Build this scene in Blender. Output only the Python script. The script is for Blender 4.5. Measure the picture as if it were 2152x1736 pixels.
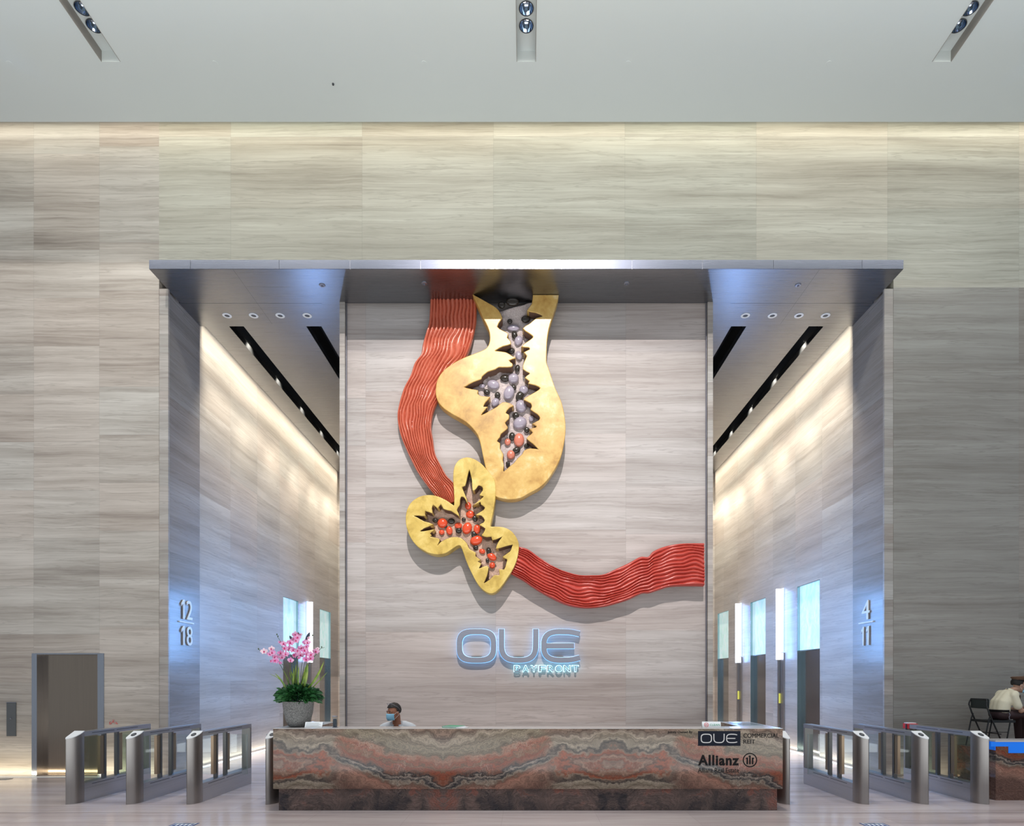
import bpy, bmesh, math, random
from mathutils import Vector, Matrix, noise
random.seed(7)
for o in list(bpy.data.objects): bpy.data.objects.remove(o)
S = bpy.context.scene
C = S.collection
PI = math.pi

# ------------------------------------------------------------------ camera
F, U0, V0, EYE = 1345.0, 1106.0, 1426.0, 1.75
cd = bpy.data.cameras.new('camera'); cam = bpy.data.objects.new('camera', cd); C.objects.link(cam)
cam.location = (0, 0, EYE); cam.rotation_euler = (PI/2, 0, 0)
cd.sensor_fit = 'HORIZONTAL'; cd.sensor_width = 36; cd.lens = F/2152*36
cd.shift_x = (1076-U0)/2152; cd.shift_y = (V0-868)/2152
cd.clip_start = 0.05; cd.clip_end = 200
S.camera = cam
vs = S.view_settings
vs.view_transform = 'Standard'; vs.look = 'None'; vs.gamma = 1; vs.use_curve_mapping = False
vs.exposure = -0.08
# ------------------------------------------------------------------ world: daylight entering from the open glazed front behind the camera
W = bpy.data.worlds.new('world'); S.world = W; W.use_nodes = True
bg = W.node_tree.nodes['Background']; bg.inputs[0].default_value = (0.70, 0.80, 0.92, 1); bg.inputs[1].default_value = 0.55

def light(name, kind, loc, target, power, color=(1, 1, 1), **k):
    d = bpy.data.lights.new(name, kind); o = bpy.data.objects.new(name, d); C.objects.link(o)
    o.location = loc
    dv = Vector(target)-Vector(loc)
    o.rotation_euler = dv.to_track_quat('-Z', k.pop('up', 'Y')).to_euler()
    d.energy = power; d.color = color
    for a, b in k.items(): setattr(d, a, b)
    return o
# hall lamps, plus added fill lights without fixtures
WARM = (1.0, 0.90, 0.74)
for dx in (-0.14, 0.14):      # twin spots high in the atrium aimed at the wall sculpture
    light('sculpture_spot', 'SPOT', (dx, -4.4, 18.1), (dx*0.5, 11.9, 5.3), 8400, (1.0, 0.95, 0.94), spot_size=math.radians(31), spot_blend=0.9, shadow_soft_size=0.05)
light('left_wall_spot', 'SPOT', (-5.5, -4.4, 18.1), (-8.2, 11.45, 6.8), 6200, (1.0, 0.95, 0.90), spot_size=math.radians(34), spot_blend=1.0, shadow_soft_size=0.2)
light('header_fill', 'AREA', (0, 7.85, 11.25), (0, 11.45, 10.2), 210, (1.0, 0.98, 0.88), shape='RECTANGLE', size=20, size_y=0.12)  # added strip of fill brightening the header, no fixture there
light('ceiling_bounce', 'AREA', (0, 3.5, 0.25), (0, 3.5, 12), 1000, (0.92, 0.98, 1.0), shape='RECTANGLE', size=16, size_y=6)  # added upward fill that brightens the ceiling, not a lamp of the hall
light('cove_light', 'AREA', (0, 11.22, 11.68), (0, 11.40, 10.2), 75, (1.0, 0.93, 0.78), shape='RECTANGLE', size=24, size_y=0.08)
for s in (-1, 1):
    o_ = light('corridor_cove_light', 'AREA', (s*6.41, 17.4, 9.15), (0, 0, 0), 150, (1.0, 0.94, 0.78), shape='RECTANGLE', size=0.06, size_y=9.2, spread=math.radians(24))
    o_.rotation_euler = (0, -s*math.radians(3.2), 0)
    o_ = light('corridor_base_light', 'AREA', (s*6.38, 16.9, 0.03), (0, 0, 0), 14, (1.0, 0.9, 0.68), shape='RECTANGLE', size=0.05, size_y=9.0)
    o_.rotation_euler = (0, PI+s*math.radians(20), 0)
for x in (-7.5, -2.5, 2.5, 7.5):  # added spots that fill the floor with light, no fittings modelled
    light('floor_fill_spot', 'SPOT', (x, 8.2, 11.3), (x, 8.3, 0), 1500, (1.0, 0.96, 0.95), spot_size=math.radians(46), spot_blend=1.0, shadow_soft_size=0.12)
    light('floor_fill_spot', 'SPOT', (x, 1.0, 18.2), (x, 4.0, 0), 3300, (1.0, 0.96, 0.95), spot_size=math.radians(40), spot_blend=1.0, shadow_soft_size=0.2)
for s in (-1, 1):
    for y in (13.6, 15.2, 16.8, 18.4, 20.0, 21.4):
        light('corridor_wall_spot', 'SPOT', (s*5.74, y, 9.0), (s*6.5, y+.3, 6.2), 470 if s < 0 else 640, (1.0, 0.94, 0.80), spot_size=math.radians(80), spot_blend=0.7, shadow_soft_size=0.04)
light('base_light', 'AREA', (-10.3, 11.27, 0.03), (-10.3, 11.46, 0.5), 26, (1.0, 0.9, 0.66), shape='RECTANGLE', size=7.4, size_y=0.05)
light('base_light', 'AREA', (10.3, 11.27, 0.03), (10.3, 11.46, 0.5), 9, (1.0, 0.9, 0.66), shape='RECTANGLE', size=7.4, size_y=0.05)

# ------------------------------------------------------------------ helpers
ORG = {}
def at(u, v, Y): return Vector(((u-U0)/F*Y, Y, EYE+(V0-v)/F*Y))
def fin(o, parent=None, label=None, cat=None, group=None, kind=None):
    C.objects.link(o)
    if parent: o.parent = parent
    if label: o['label'] = label
    if cat: o['category'] = cat
    if group: o['group'] = group
    if kind: o['kind'] = kind
    return o
def thing(name, label, cat, loc=(0, 0, 0), group=None):
    o = bpy.data.objects.new(name, None); o.location = loc; o.empty_display_size = 0.1
    fin(o, None, label, cat, group); ORG[o.name] = Vector(loc); return o
def link_mesh(name, me, mats, parent=None, smooth=False, org=None, **k):
    if not isinstance(mats, (list, tuple)): mats = [mats]
    if len(me.materials): me.materials.clear()
    for m in mats: me.materials.append(m)
    if parent: off = ORG[parent.name]
    elif org is not None: off = Vector(org)
    else:
        c = [v.co for v in me.vertices]
        off = Vector(((min(p.x for p in c)+max(p.x for p in c))/2, (min(p.y for p in c)+max(p.y for p in c))/2, min(p.z for p in c)))
    me.transform(Matrix.Translation(-off))
    if smooth:
        for p in me.polygons: p.use_smooth = True
        me.set_sharp_from_angle(angle=math.radians(50))
    o = bpy.data.objects.new(name, me)
    if not parent: o.location = off
    fin(o, parent, **k); ORG[o.name] = off
    return o
class MB:
    def __init__(s): s.bm = bmesh.new(); s.mi = 0
    def _f(s, vs_):
        try: f = s.bm.faces.new(vs_); f.material_index = s.mi; return f
        except ValueError: return None
    def box(s, x0, x1, y0, y1, z0, z1, M=None):
        x0, x1 = min(x0, x1), max(x0, x1); y0, y1 = min(y0, y1), max(y0, y1); z0, z1 = min(z0, z1), max(z0, z1)
        P = [Vector(p) for p in ((x0,y0,z0),(x1,y0,z0),(x1,y1,z0),(x0,y1,z0),(x0,y0,z1),(x1,y0,z1),(x1,y1,z1),(x0,y1,z1))]
        if M: P = [M@p for p in P]
        v = [s.bm.verts.new(p) for p in P]
        for f in ((0,3,2,1),(4,5,6,7),(0,1,5,4),(1,2,6,5),(2,3,7,6),(3,0,4,7)): s._f([v[i] for i in f])
        return s
    def prism(s, pts, z0, z1, ztop=None):      # pts list (x,y) plan; ztop(x,y) optional
        a = [s.bm.verts.new((x, y, z0)) for x, y in pts]
        b = [s.bm.verts.new((x, y, ztop(x, y) if ztop else z1)) for x, y in pts]
        n = len(pts)
        s._f(a[::-1]); s._f(b)
        for i in range(n): s._f([a[i], a[(i+1) % n], b[(i+1) % n], b[i]])
        return s
    def tube(s, pts, r, n=10, cap=True):
        pts = [Vector(p) for p in pts]
        rs = r if isinstance(r, (list, tuple)) else [r]*len(pts)
        rings = []; N = None
        for i, p in enumerate(pts):
            t = (pts[min(i+1, len(pts)-1)]-pts[max(i-1, 0)]).normalized()
            if N is None:
                N = t.orthogonal().normalized()
            else:
                N = (N-t*N.dot(t)).normalized()
            B = t.cross(N)
            rings.append([s.bm.verts.new(p+(N*math.cos(2*PI*k/n)+B*math.sin(2*PI*k/n))*rs[i]) for k in range(n)])
        for a, b in zip(rings, rings[1:]):
            for k in range(n): s._f([a[k], a[(k+1) % n], b[(k+1) % n], b[k]])
        if cap: s._f(rings[0][::-1]); s._f(rings[-1])
        return s
    def lathe(s, prof, c, n=24, axis='Z', capb=True, capt=True):
        rings = []
        for r, h in prof:
            ring = []
            for k in range(n):
                a = 2*PI*k/n; x, y = r*math.cos(a), r*math.sin(a)
                p = (x, y, h) if axis == 'Z' else ((x, h, y) if axis == 'Y' else (h, x, y))
                ring.append(s.bm.verts.new(Vector(c)+Vector(p)))
            rings.append(ring)
        for a, b in zip(rings, rings[1:]):
            for k in range(n): s._f([a[k], a[(k+1) % n], b[(k+1) % n], b[k]])
        if capb: s._f(rings[0][::-1])
        if capt: s._f(rings[-1])
        return s
    def ell(s, c, r, rot=None, nu=16, nv=10):
        R = rot.to_matrix() if rot else Matrix.Identity(3)
        c = Vector(c); rows = []
        for j in range(1, nv):
            t = PI*j/nv
            rows.append([s.bm.verts.new(c+R@Vector((r[0]*math.sin(t)*math.cos(2*PI*i/nu), r[1]*math.sin(t)*math.sin(2*PI*i/nu), r[2]*math.cos(t)))) for i in range(nu)])
        a = s.bm.verts.new(c+R@Vector((0, 0, r[2]))); b = s.bm.verts.new(c+R@Vector((0, 0, -r[2])))
        for x, y in zip(rows, rows[1:]):
            for i in range(nu): s._f([x[i], y[i], y[(i+1) % nu], x[(i+1) % nu]])
        for i in range(nu):
            s._f([a, rows[0][i], rows[0][(i+1) % nu]]); s._f([b, rows[-1][(i+1) % nu], rows[-1][i]])
        return s
    def poly(s, pts): s._f([s.bm.verts.new(p) for p in pts]); return s
    def mesh(s, name='m', bevel=0, seg=2):
        if bevel: 
            bmesh.ops.remove_doubles(s.bm, verts=s.bm.verts, dist=1e-5)
            bmesh.ops.bevel(s.bm, geom=list(s.bm.edges), offset=bevel, segments=seg, affect='EDGES', clamp_overlap=True)
        bmesh.ops.recalc_face_normals(s.bm, faces=s.bm.faces)
        me = bpy.data.meshes.new(name); s.bm.to_mesh(me); s.bm.free(); return me
    def build(s, name, mats, parent=None, smooth=False, bevel=0, **k):
        return link_mesh(name, s.mesh(name, bevel), mats, parent, smooth, **k)
def struct(name, mb, mat, **k): return mb.build(name, mat, org=(0, 0, 0), kind='structure', **k)
FRONT = lambda y: Matrix(((1, 0, 0, 0), (0, 0, -1, y), (0, 1, 0, 0), (0, 0, 0, 1)))   # curve XY -> wall XZ, +z towards camera
def curve_mesh(polys, thick, bevel=0, M=None, res=1):
    cu = bpy.data.curves.new('c', 'CURVE'); cu.dimensions = '2D'; cu.fill_mode = 'BOTH'
    cu.extrude = max(thick/2-bevel, 0); cu.bevel_depth = bevel; cu.bevel_resolution = res
    for P in polys:
        sp = cu.splines.new('POLY'); sp.points.add(len(P)-1)
        for q, (x, y) in zip(sp.points, P): q.co = (x, y, 0, 1)
        sp.use_cyclic_u = True
    ob = bpy.data.objects.new('c', cu); me = bpy.data.meshes.new_from_object(ob)
    bpy.data.objects.remove(ob)
    if M: me.transform(M)
    return me
def text_mesh(body, width=None, height=None, depth=0.004, bold=0.0, xs=1.0, spacing=1.0, M=None):
    cu = bpy.data.curves.new('t', 'FONT'); cu.body = body; cu.extrude = depth/2/ (1.0); cu.offset = bold; cu.space_character = spacing
    ob = bpy.data.objects.new('t', cu); me = bpy.data.meshes.new_from_object(ob); bpy.data.objects.remove(ob)
    xsv = [v.co.x for v in me.vertices]; ysv = [v.co.y for v in me.vertices]
    x0, x1, y0, y1 = min(xsv), max(xsv), min(ysv), max(ysv)
    sx = width/(x1-x0) if width else None; sy = height/(y1-y0) if height else None
    sx = sx or sy; sy = sy or sx
    for v in me.vertices: v.co = ((v.co.x-x0)*sx, (v.co.y-y0)*sy, v.co.z)
    if M: me.transform(M)
    return me
def join_meshes(ms):
    bm = bmesh.new()
    for m in ms: bm.from_mesh(m)
    me = bpy.data.meshes.new('j'); bm.to_mesh(me); bm.free(); return me
def front_text(name, body, u0, u1, v0, v1, Y, mat, parent, depth=0.004, bold=0, spacing=1.0, label=None):
    a = at(u0, v1, Y); b = at(u1, v0, Y)
    me = text_mesh(body, b.x-a.x, b.z-a.z, depth, bold, spacing=spacing, M=Matrix.Translation((a.x, 0, a.z))@FRONT(Y))
    return link_mesh(name, me, mat, parent, label=label)
def catmull(P, n, closed=False):
    out = []; m = len(P)
    for i in range(m if closed else m-1):
        g = lambda j: Vector(P[j % m]) if closed else Vector(P[max(0, min(m-1, j))])
        p0, p1, p2, p3 = g(i-1), g(i), g(i+1), g(i+2)
        for k in range(n):
            t = k/n
            out.append(0.5*((2*p1)+(p2-p0)*t+(2*p0-5*p1+4*p2-p3)*t*t+(3*p1-p0-3*p2+p3)*t**3))
    if not closed: out.append(Vector(P[-1]))
    return out
def blob_mesh(prims, voxel=0.008, smooth=4):
    """ellipsoids ('e',c,r,rot) and tapered limbs ('l',[pts],[radii]) fused into one continuous surface"""
    mb = MB()
    for p in prims:
        if p[0] == 'e': mb.ell(p[1], p[2], p[3] if len(p) > 3 else None, 20, 14)
        else:
            mb.tube(p[1], p[2], 16)
            for q, r in zip(p[1], p[2]): mb.ell(q, (r*.99,)*3, None, 14, 10)
    me = mb.mesh('blob')
    ob = bpy.data.objects.new('blob', me); C.objects.link(ob)
    m = ob.modifiers.new('r', 'REMESH'); m.mode = 'VOXEL'; m.voxel_size = voxel; m.use_smooth_shade = True
    m2 = ob.modifiers.new('s', 'SMOOTH'); m2.iterations = smooth; m2.factor = 0.5
    dg = bpy.context.evaluated_depsgraph_get(); r = bpy.data.meshes.new_from_object(ob.evaluated_get(dg))
    bpy.data.objects.remove(ob); return r

# ------------------------------------------------------------------ materials
class NT:
    def __init__(s, name):
        s.m = bpy.data.materials.new(name); s.m.use_nodes = True; s.t = s.m.node_tree; s.n = s.t.nodes; s.l = s.t.links
        s.b = s.n['Principled BSDF']
    def put(s, inp, v):
        if hasattr(v, 'is_output') or isinstance(v, bpy.types.NodeSocket): s.l.new(v, inp)
        elif v is not None:
            try: inp.default_value = v
            except Exception: inp.default_value = (*v, 1)
    def math(s, op, a, b=None, c=None, clamp=False):
        n = s.n.new('ShaderNodeMath'); n.operation = op; n.use_clamp = clamp
        s.put(n.inputs[0], a)
        if b is not None: s.put(n.inputs[1], b)
        if c is not None: s.put(n.inputs[2], c)
        return n.outputs[0]
    def add(s, a, b): return s.math('ADD', a, b)
    def mul(s, a, b): return s.math('MULTIPLY', a, b)
    def sub(s, a, b): return s.math('SUBTRACT', a, b)
    def pos(s):
        g = s.n.new('ShaderNodeNewGeometry'); x = s.n.new('ShaderNodeSeparateXYZ'); s.l.new(g.outputs['Position'], x.inputs[0]); return x.outputs
    def xyz(s, a, b, c):
        n = s.n.new('ShaderNodeCombineXYZ'); s.put(n.inputs[0], a); s.put(n.inputs[1], b); s.put(n.inputs[2], c); return n.outputs[0]
    def noise(s, vec, scale=1, detail=4, rough=0.55, dist=0):
        n = s.n.new('ShaderNodeTexNoise'); s.put(n.inputs['Vector'], vec); n.inputs['Scale'].default_value = scale
        n.inputs['Detail'].default_value = detail; n.inputs['Roughness'].default_value = rough; n.inputs['Distortion'].default_value = dist
        return n.outputs[0]
    def white(s, vec):
        n = s.n.new('ShaderNodeTexWhiteNoise'); s.put(n.inputs['Vector'], vec); return n.outputs['Value']
    def ramp(s, f, stops, interp='LINEAR'):
        n = s.n.new('ShaderNodeValToRGB'); n.color_ramp.interpolation = interp; e = n.color_ramp.elements
        while len(e) < len(stops): e.new(0.5)
        for el, (p, c) in zip(e, stops): el.position = p; el.color = (*c, 1) if len(c) == 3 else c
        s.put(n.inputs[0], f); return n.outputs[0]
    def mix(s, f, a, b, mode='MIX'):
        n = s.n.new('ShaderNodeMix'); n.data_type = 'RGBA'; n.blend_type = mode
        s.put(n.inputs[0], f)
        for i, v in ((6, a), (7, b)):
            if isinstance(v, tuple): n.inputs[i].default_value = (*v, 1) if len(v) == 3 else v
            else: s.l.new(v, n.inputs[i])
        return n.outputs[2]
    def smooth(s, x, a, b):
        n = s.n.new('ShaderNodeMapRange'); n.interpolation_type = 'SMOOTHSTEP'; s.put(n.inputs[0], x)
        n.inputs[1].default_value = a; n.inputs[2].default_value = b; return n.outputs[0]
    def bump(s, h, strength=0.3, dist=0.01):
        n = s.n.new('ShaderNodeBump'); n.inputs['Strength'].default_value = strength; n.inputs['Distance'].default_value = dist
        s.put(n.inputs['Height'], h); s.l.new(n.outputs[0], s.b.inputs['Normal'])
    def set(s, **k):
        for a, v in k.items():
            nm = {'color': 'Base Color', 'rough': 'Roughness', 'metal': 'Metallic', 'spec': 'Specular IOR Level', 'coat': 'Coat Weight', 'emit': 'Emission Color', 'estr': 'Emission Strength', 'trans': 'Transmission Weight', 'ior': 'IOR', 'alpha': 'Alpha', 'aniso': 'Anisotropic'}[a]
            if isinstance(v, tuple) and len(v) == 3: v = (*v, 1)
            s.put(s.b.inputs[nm], v)
        return s.m
def plain(name, color, rough=0.5, metal=0, var=0.06, scale=20, **k):
    t = NT(name); p = t.pos(); n = t.noise(t.xyz(p[0], p[1], p[2]), scale, 3)
    c = t.mix(n, tuple(max(0, c*(1-var)) for c in color), tuple(c*(1+var) for c in color))
    return t.set(color=c, rough=rough, metal=metal, **k)
def glow(name, color, strength, base=(0.8, 0.8, 0.8)):
    t = NT(name); return t.set(color=base, emit=color, estr=strength, rough=0.3)

def stone(name, axis, tw, th, ox=0.0, oz=0.0, stag=0.31, tint=(1, 1, 1), rough=0.33, contrast=1.0, seed=0.0):
    t = NT(name); p = t.pos(); u = p[axis]; w = p[2]
    a = t.math('DIVIDE', t.sub(u, ox), tw); ix = t.math('FLOOR', a)
    colr = t.white(t.xyz(ix, seed, 0.5))
    b = t.add(t.math('DIVIDE', t.sub(w, oz), th), t.mul(colr, stag)); iz = t.math('FLOOR', b)
    r = t.white(t.xyz(ix, iz, seed+3.3)); r2 = t.white(t.xyz(ix, iz, seed+8.1))
    warp = t.noise(t.xyz(t.mul(u, 0.55), t.mul(w, 1.1), t.add(t.mul(iz, 1.7), t.mul(ix, 0.13))), 1, 3)
    ww = t.add(w, t.mul(t.sub(warp, 0.5), 0.15))
    n1 = t.noise(t.xyz(t.mul(u, 0.24), t.mul(ww, 3.4), t.add(t.mul(iz, 0.8), seed)), 1, 8, 0.66)
    n2 = t.noise(t.xyz(t.mul(u, 0.38), t.mul(ww, 30), t.mul(r, 3)), 1, 5, 0.65)
    n3 = t.noise(t.xyz(t.mul(u, 0.30), t.mul(ww, 5.5), 5.0), 1, 5, 0.6)
    v = t.add(t.add(t.mul(n1, 0.60), t.mul(n2, 0.28)), t.mul(t.sub(r, 0.5), 0.075))
    v = t.add(t.mul(t.sub(v, 0.44), 2.1*contrast), 0.5)
    col = t.ramp(v, [(0.12, (0.21*tint[0], 0.185*tint[1], 0.165*tint[2])), (0.38, (0.385*tint[0], 0.355*tint[1], 0.325*tint[2])), (0.60, (0.50*tint[0], 0.475*tint[1], 0.445*tint[2])), (0.88, (0.64*tint[0], 0.62*tint[1], 0.59*tint[2]))])
    # thin dark veins
    vein = t.math('ABSOLUTE', t.sub(n3, 0.5)); vm = t.math('SUBTRACT', 1.0, t.smooth(vein, 0.0, 0.02))
    vm = t.mul(vm, t.mul(n1, 0.62))
    col = t.mix(vm, col, (0.25*tint[0], 0.225*tint[1], 0.20*tint[2]))
    hue = t.ramp(r2, [(0, (1.0, 0.965, 0.95)), (0.5, (1, 1, 1)), (1, (0.965, 0.99, 1.0))])
    col = t.mix(1.0, col, hue, 'MULTIPLY')
    fa = t.math('FRACT', a); fb = t.math('FRACT', b)
    ja = t.math('LESS_THAN', t.math('MINIMUM', fa, t.sub(1, fa)), 0.0022/tw); jb = t.math('LESS_THAN', t.math('MINIMUM', fb, t.sub(1, fb)), 0.0022/th)
    j = t.math('MAXIMUM', ja, jb)
    col = t.mix(t.mul(j, 0.45), col, (0.22, 0.20, 0.18))
    t.bump(t.sub(t.mul(n2, 0.2), j), 0.25, 0.003)
    return t.set(color=col, rough=rough, spec=0.5)

def marble(name, plinth=False):
    t = NT(name); P = t.pos(); x, y, z = P
    p = t.math('PINGPONG', t.add(t.add(x, 1.10), t.mul(y, 0.0)), 2.247)
    base = t.xyz(p, t.mul(y, 0.4), z)
    def wn(sc, off): return t.sub(t.noise(t.xyz(t.add(t.mul(p, 0.75), off), t.mul(y, 0.4), z), sc, 6, 0.6), 0.5)
    w1 = wn(1.6, 0.0); w2 = wn(5.0, 7.7); w3 = wn(14.0, 3.1); p0 = p
    wv = t.add(t.add(t.mul(w1, 0.42), t.mul(w2, 0.30)), t.mul(w3, 0.11))
    p = t.add(p, t.add(t.mul(wn(1.3, 21.0), 0.55), t.mul(wn(6.0, 31.0), 0.22)))
    base = t.xyz(p, t.mul(y, 0.4), t.add(z, t.mul(wv, 0.8)))
    f = t.add(t.sub(z, t.mul(t.sub(p, t.mul(t.mul(p, p), 0.12)), 0.30)), wv)
    stopsA = [(0.00, (0.13, 0.085, 0.07)), (0.10, (0.20, 0.135, 0.11)), (0.17, (0.24, 0.15, 0.12)), (0.23, (0.15, 0.10, 0.08)), (0.27, (0.20, 0.18, 0.155)),
              (0.30, (0.035, 0.035, 0.04)), (0.335, (0.22, 0.195, 0.175)), (0.36, (0.05, 0.045, 0.045)), (0.40, (0.16, 0.085, 0.06)), (0.45, (0.18, 0.062, 0.032)), (0.49, (0.15, 0.095, 0.06)),
              (0.53, (0.19, 0.072, 0.04)), (0.58, (0.22, 0.14, 0.105)), (0.63, (0.125, 0.105, 0.08)), (0.72, (0.195, 0.175, 0.14)), (0.79, (0.145, 0.125, 0.10)), (0.85, (0.24, 0.215, 0.18)), (0.95, (0.11, 0.085, 0.07)), (1.0, (0.18, 0.14, 0.115))]
    def bandy(f, stops):
        out = stops[:19]; return t.ramp(f, out)
    cA = bandy(f, stopsA)
    ex = t.math('DIVIDE', t.sub(p, 2.3), 0.95); ez = t.math('DIVIDE', t.sub(z, 0.62), 0.26)
    d = t.add(t.math('SQRT', t.add(t.mul(ex, ex), t.mul(ez, ez))), t.mul(wv, 3.2))
    cB = t.ramp(t.mul(d, 0.5), [(0.0, (0.17, 0.10, 0.08)), (0.09, (0.16, 0.12, 0.095)), (0.15, (0.175, 0.07, 0.042)), (0.22, (0.20, 0.145, 0.115)), (0.28, (0.13, 0.075, 0.055)), (0.34, (0.19, 0.072, 0.04)), (0.40, (0.17, 0.14, 0.115)), (0.46, (0.065, 0.055, 0.05)), (0.53, (0.21, 0.19, 0.16)), (0.62, (0.15, 0.13, 0.105)), (0.75, (0.23, 0.205, 0.175)), (0.88, (0.12, 0.095, 0.08)), (1.0, (0.18, 0.14, 0.115))])
    col = t.mix(t.smooth(t.add(p, t.mul(w1, 1.2)), 1.15, 1.5), cA, cB)
    if plinth:
        g = t.add(t.mul(t.noise(base, 2.2, 8, 0.68, 0.9), 1.0), t.mul(f, 0.25))
        col = t.ramp(g, [(0.30, (0.05, 0.048, 0.055)), (0.45, (0.115, 0.095, 0.09)), (0.55, (0.16, 0.125, 0.115)), (0.62, (0.21, 0.11, 0.09)), (0.72, (0.24, 0.20, 0.18)), (0.9, (0.12, 0.10, 0.095))])
    # fine flowing laminations
    ff = t.mix(t.smooth(p, 1.2, 1.5), f, t.mul(d, 0.22))
    sx = t.n.new('ShaderNodeSeparateColor'); t.l.new(ff, sx.inputs[0]); fs = sx.outputs[0]
    lam = t.math('SINE', t.add(t.mul(fs, 170), t.mul(t.noise(base, 5, 7, 0.7), 26)))
    lamp_ = t.noise(t.xyz(t.mul(fs, 60), p, 0), 1, 4, 0.7)
    k = t.add(0.84, t.add(t.mul(lam, 0.17), t.mul(t.sub(lamp_, 0.25), 1.3)))
    kk = t.xyz(k, k, k)
    col = t.mix(1.0, col, kk, 'MULTIPLY')
    cr = t.noise(base, 13, 8, 0.7, 1.5); lv = t.math('SUBTRACT', 1.0, t.smooth(t.math('ABSOLUTE', t.sub(cr, 0.5)), 0.0, 0.012))
    lm = t.mul(lv, t.smooth(t.noise(base, 2.5, 2), 0.5, 0.7))
    col = t.mix(t.mul(lm, 0.65), col, (0.55, 0.48, 0.43))
    gm = t.n.new('ShaderNodeGamma'); gm.inputs[1].default_value = 1.45; t.l.new(col, gm.inputs[0])
    col = t.mix(1.0, gm.outputs[0], (2.25, 2.10, 1.98), 'MULTIPLY')
    hs = t.n.new('ShaderNodeHueSaturation'); hs.inputs['Saturation'].default_value = 0.98; t.l.new(col, hs.inputs['Color'])
    return t.set(color=hs.outputs[0], rough=0.10, spec=0.35)

M = {}
M['wall'] = stone('wall stone', 0, 1.175, 0.86, -5.287, 0.1, tint=(1.03, 0.985, 0.93))
M['header'] = stone('header stone', 0, 2.35, 1.28, -5.287, 8.88, stag=0.0, tint=(1.06, 1.08, 0.98), contrast=0.85, seed=2.0)
M['feature'] = stone('feature wall stone', 0, 2.43, 0.90, -3.0, 0.12, stag=0.5, tint=(0.96, 0.91, 0.91), rough=0.62, contrast=0.8, seed=5.0)
M['side'] = stone('corridor stone', 1, 1.4, 0.9, 12.66, 0.1, tint=(1.05, 1.0, 0.95), rough=0.28, contrast=0.7, seed=9.0)
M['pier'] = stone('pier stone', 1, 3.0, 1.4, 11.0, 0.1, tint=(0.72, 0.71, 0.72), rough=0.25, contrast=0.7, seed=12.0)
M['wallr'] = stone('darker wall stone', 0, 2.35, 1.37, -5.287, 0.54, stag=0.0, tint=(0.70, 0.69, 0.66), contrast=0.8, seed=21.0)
M['strip'] = stone('strip stone', 0, 0.5, 0.34, -6.7, 0.1, stag=0, tint=(0.92, 0.89, 0.87), contrast=0.9, seed=15.0)
M['marble'] = marble('desk marble'); M['marble_dark'] = marble('plinth marble', True)
t = NT('ceiling paint'); p = t.pos(); n = t.noise(t.xyz(p[0], p[1], 0), 0.5, 2)
M['ceiling'] = t.set(color=t.mix(n, (0.62, 0.66, 0.645), (0.65, 0.69, 0.67)), rough=0.75)
def floor_mat():
    t = NT('polished floor stone'); p = t.pos(); x, y = p[0], p[1]
    a = t.math('DIVIDE', t.add(x, 0.3), 1.2); b = t.math('DIVIDE', t.sub(y, 8.35), 1.2); ix, iy = t.math('FLOOR', a), t.math('FLOOR', b)
    r = t.white(t.xyz(ix, iy, 0.3))
    wp = t.noise(t.xyz(t.mul(x, 0.6), t.mul(y, 1.2), 0), 1, 3)
    yy = t.add(y, t.mul(wp, 0.3))
    n1 = t.noise(t.xyz(t.mul(x, 0.3), t.mul(yy, 3.2), t.mul(iy, 2.1)), 1, 7, 0.6); n2 = t.noise(t.xyz(t.mul(x, 0.7), t.mul(yy, 24), r), 1, 4, 0.6)
    v = t.add(t.add(t.mul(n1, 0.62), t.mul(n2, 0.25)), t.mul(r, 0.06))
    col = t.ramp(v, [(0.28, (0.29, 0.235, 0.23)), (0.42, (0.47, 0.40, 0.39)), (0.55, (0.57, 0.50, 0.485)), (0.75, (0.68, 0.62, 0.60))])
    fa, fb = t.math('FRACT', a), t.math('FRACT', b)
    j = t.math('MAXIMUM', t.math('LESS_THAN', t.math('MINIMUM', fa, t.sub(1, fa)), 0.0014), t.math('LESS_THAN', t.math('MINIMUM', fb, t.sub(1, fb)), 0.0022))
    col = t.mix(t.mul(j, 0.4), col, (0.22, 0.18, 0.17))
    return t.set(color=col, rough=0.17, spec=0.5)
M['floor'] = floor_mat()
def steel(name, color=(0.50, 0.50, 0.50), rough=0.32, axis=2, amt=0.10):
    t = NT(name); p = t.pos(); s = [160, 160, 160]; s[axis] = 1.2
    n = t.noise(t.xyz(t.mul(p[0], s[0]), t.mul(p[1], s[1]), t.mul(p[2], s[2])), 1, 3)
    c = t.mix(n, tuple(v*0.86 for v in color), tuple(min(1, v*1.14) for v in color))
    r = t.add(rough-amt/2, t.mul(n, amt))
    return t.set(color=c, rough=r, metal=1.0)
M['steel'] = steel('brushed steel', (0.37, 0.345, 0.325), 0.38)
M['steel_h'] = steel('brushed steel rail', (0.50, 0.51, 0.53), 0.30, axis=1)
M['steel_dark'] = steel('dark brushed steel', (0.16, 0.155, 0.15), 0.35)
M['canopy'] = steel('canopy metal', (0.27, 0.275, 0.29), 0.28, axis=0, amt=0.05)
M['fascia'] = steel('canopy fascia metal', (0.30, 0.31, 0.36), 0.45, axis=0, amt=0.06)
M['fasciap'] = steel('blue grey fascia metal', (0.14, 0.15, 0.19), 0.27, axis=0, amt=0.04)
M['frame'] = steel('door frame metal', (0.40, 0.41, 0.44), 0.25)
M['liftdoor'] = steel('lift door metal', (0.30, 0.30, 0.30), 0.16, amt=0.05)
M['bronze'] = steel('bronze metal', (0.34, 0.25, 0.17), 0.30)
M['door'] = steel('bronze tinted door metal', (0.30, 0.235, 0.18), 0.16, amt=0.05)
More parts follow.
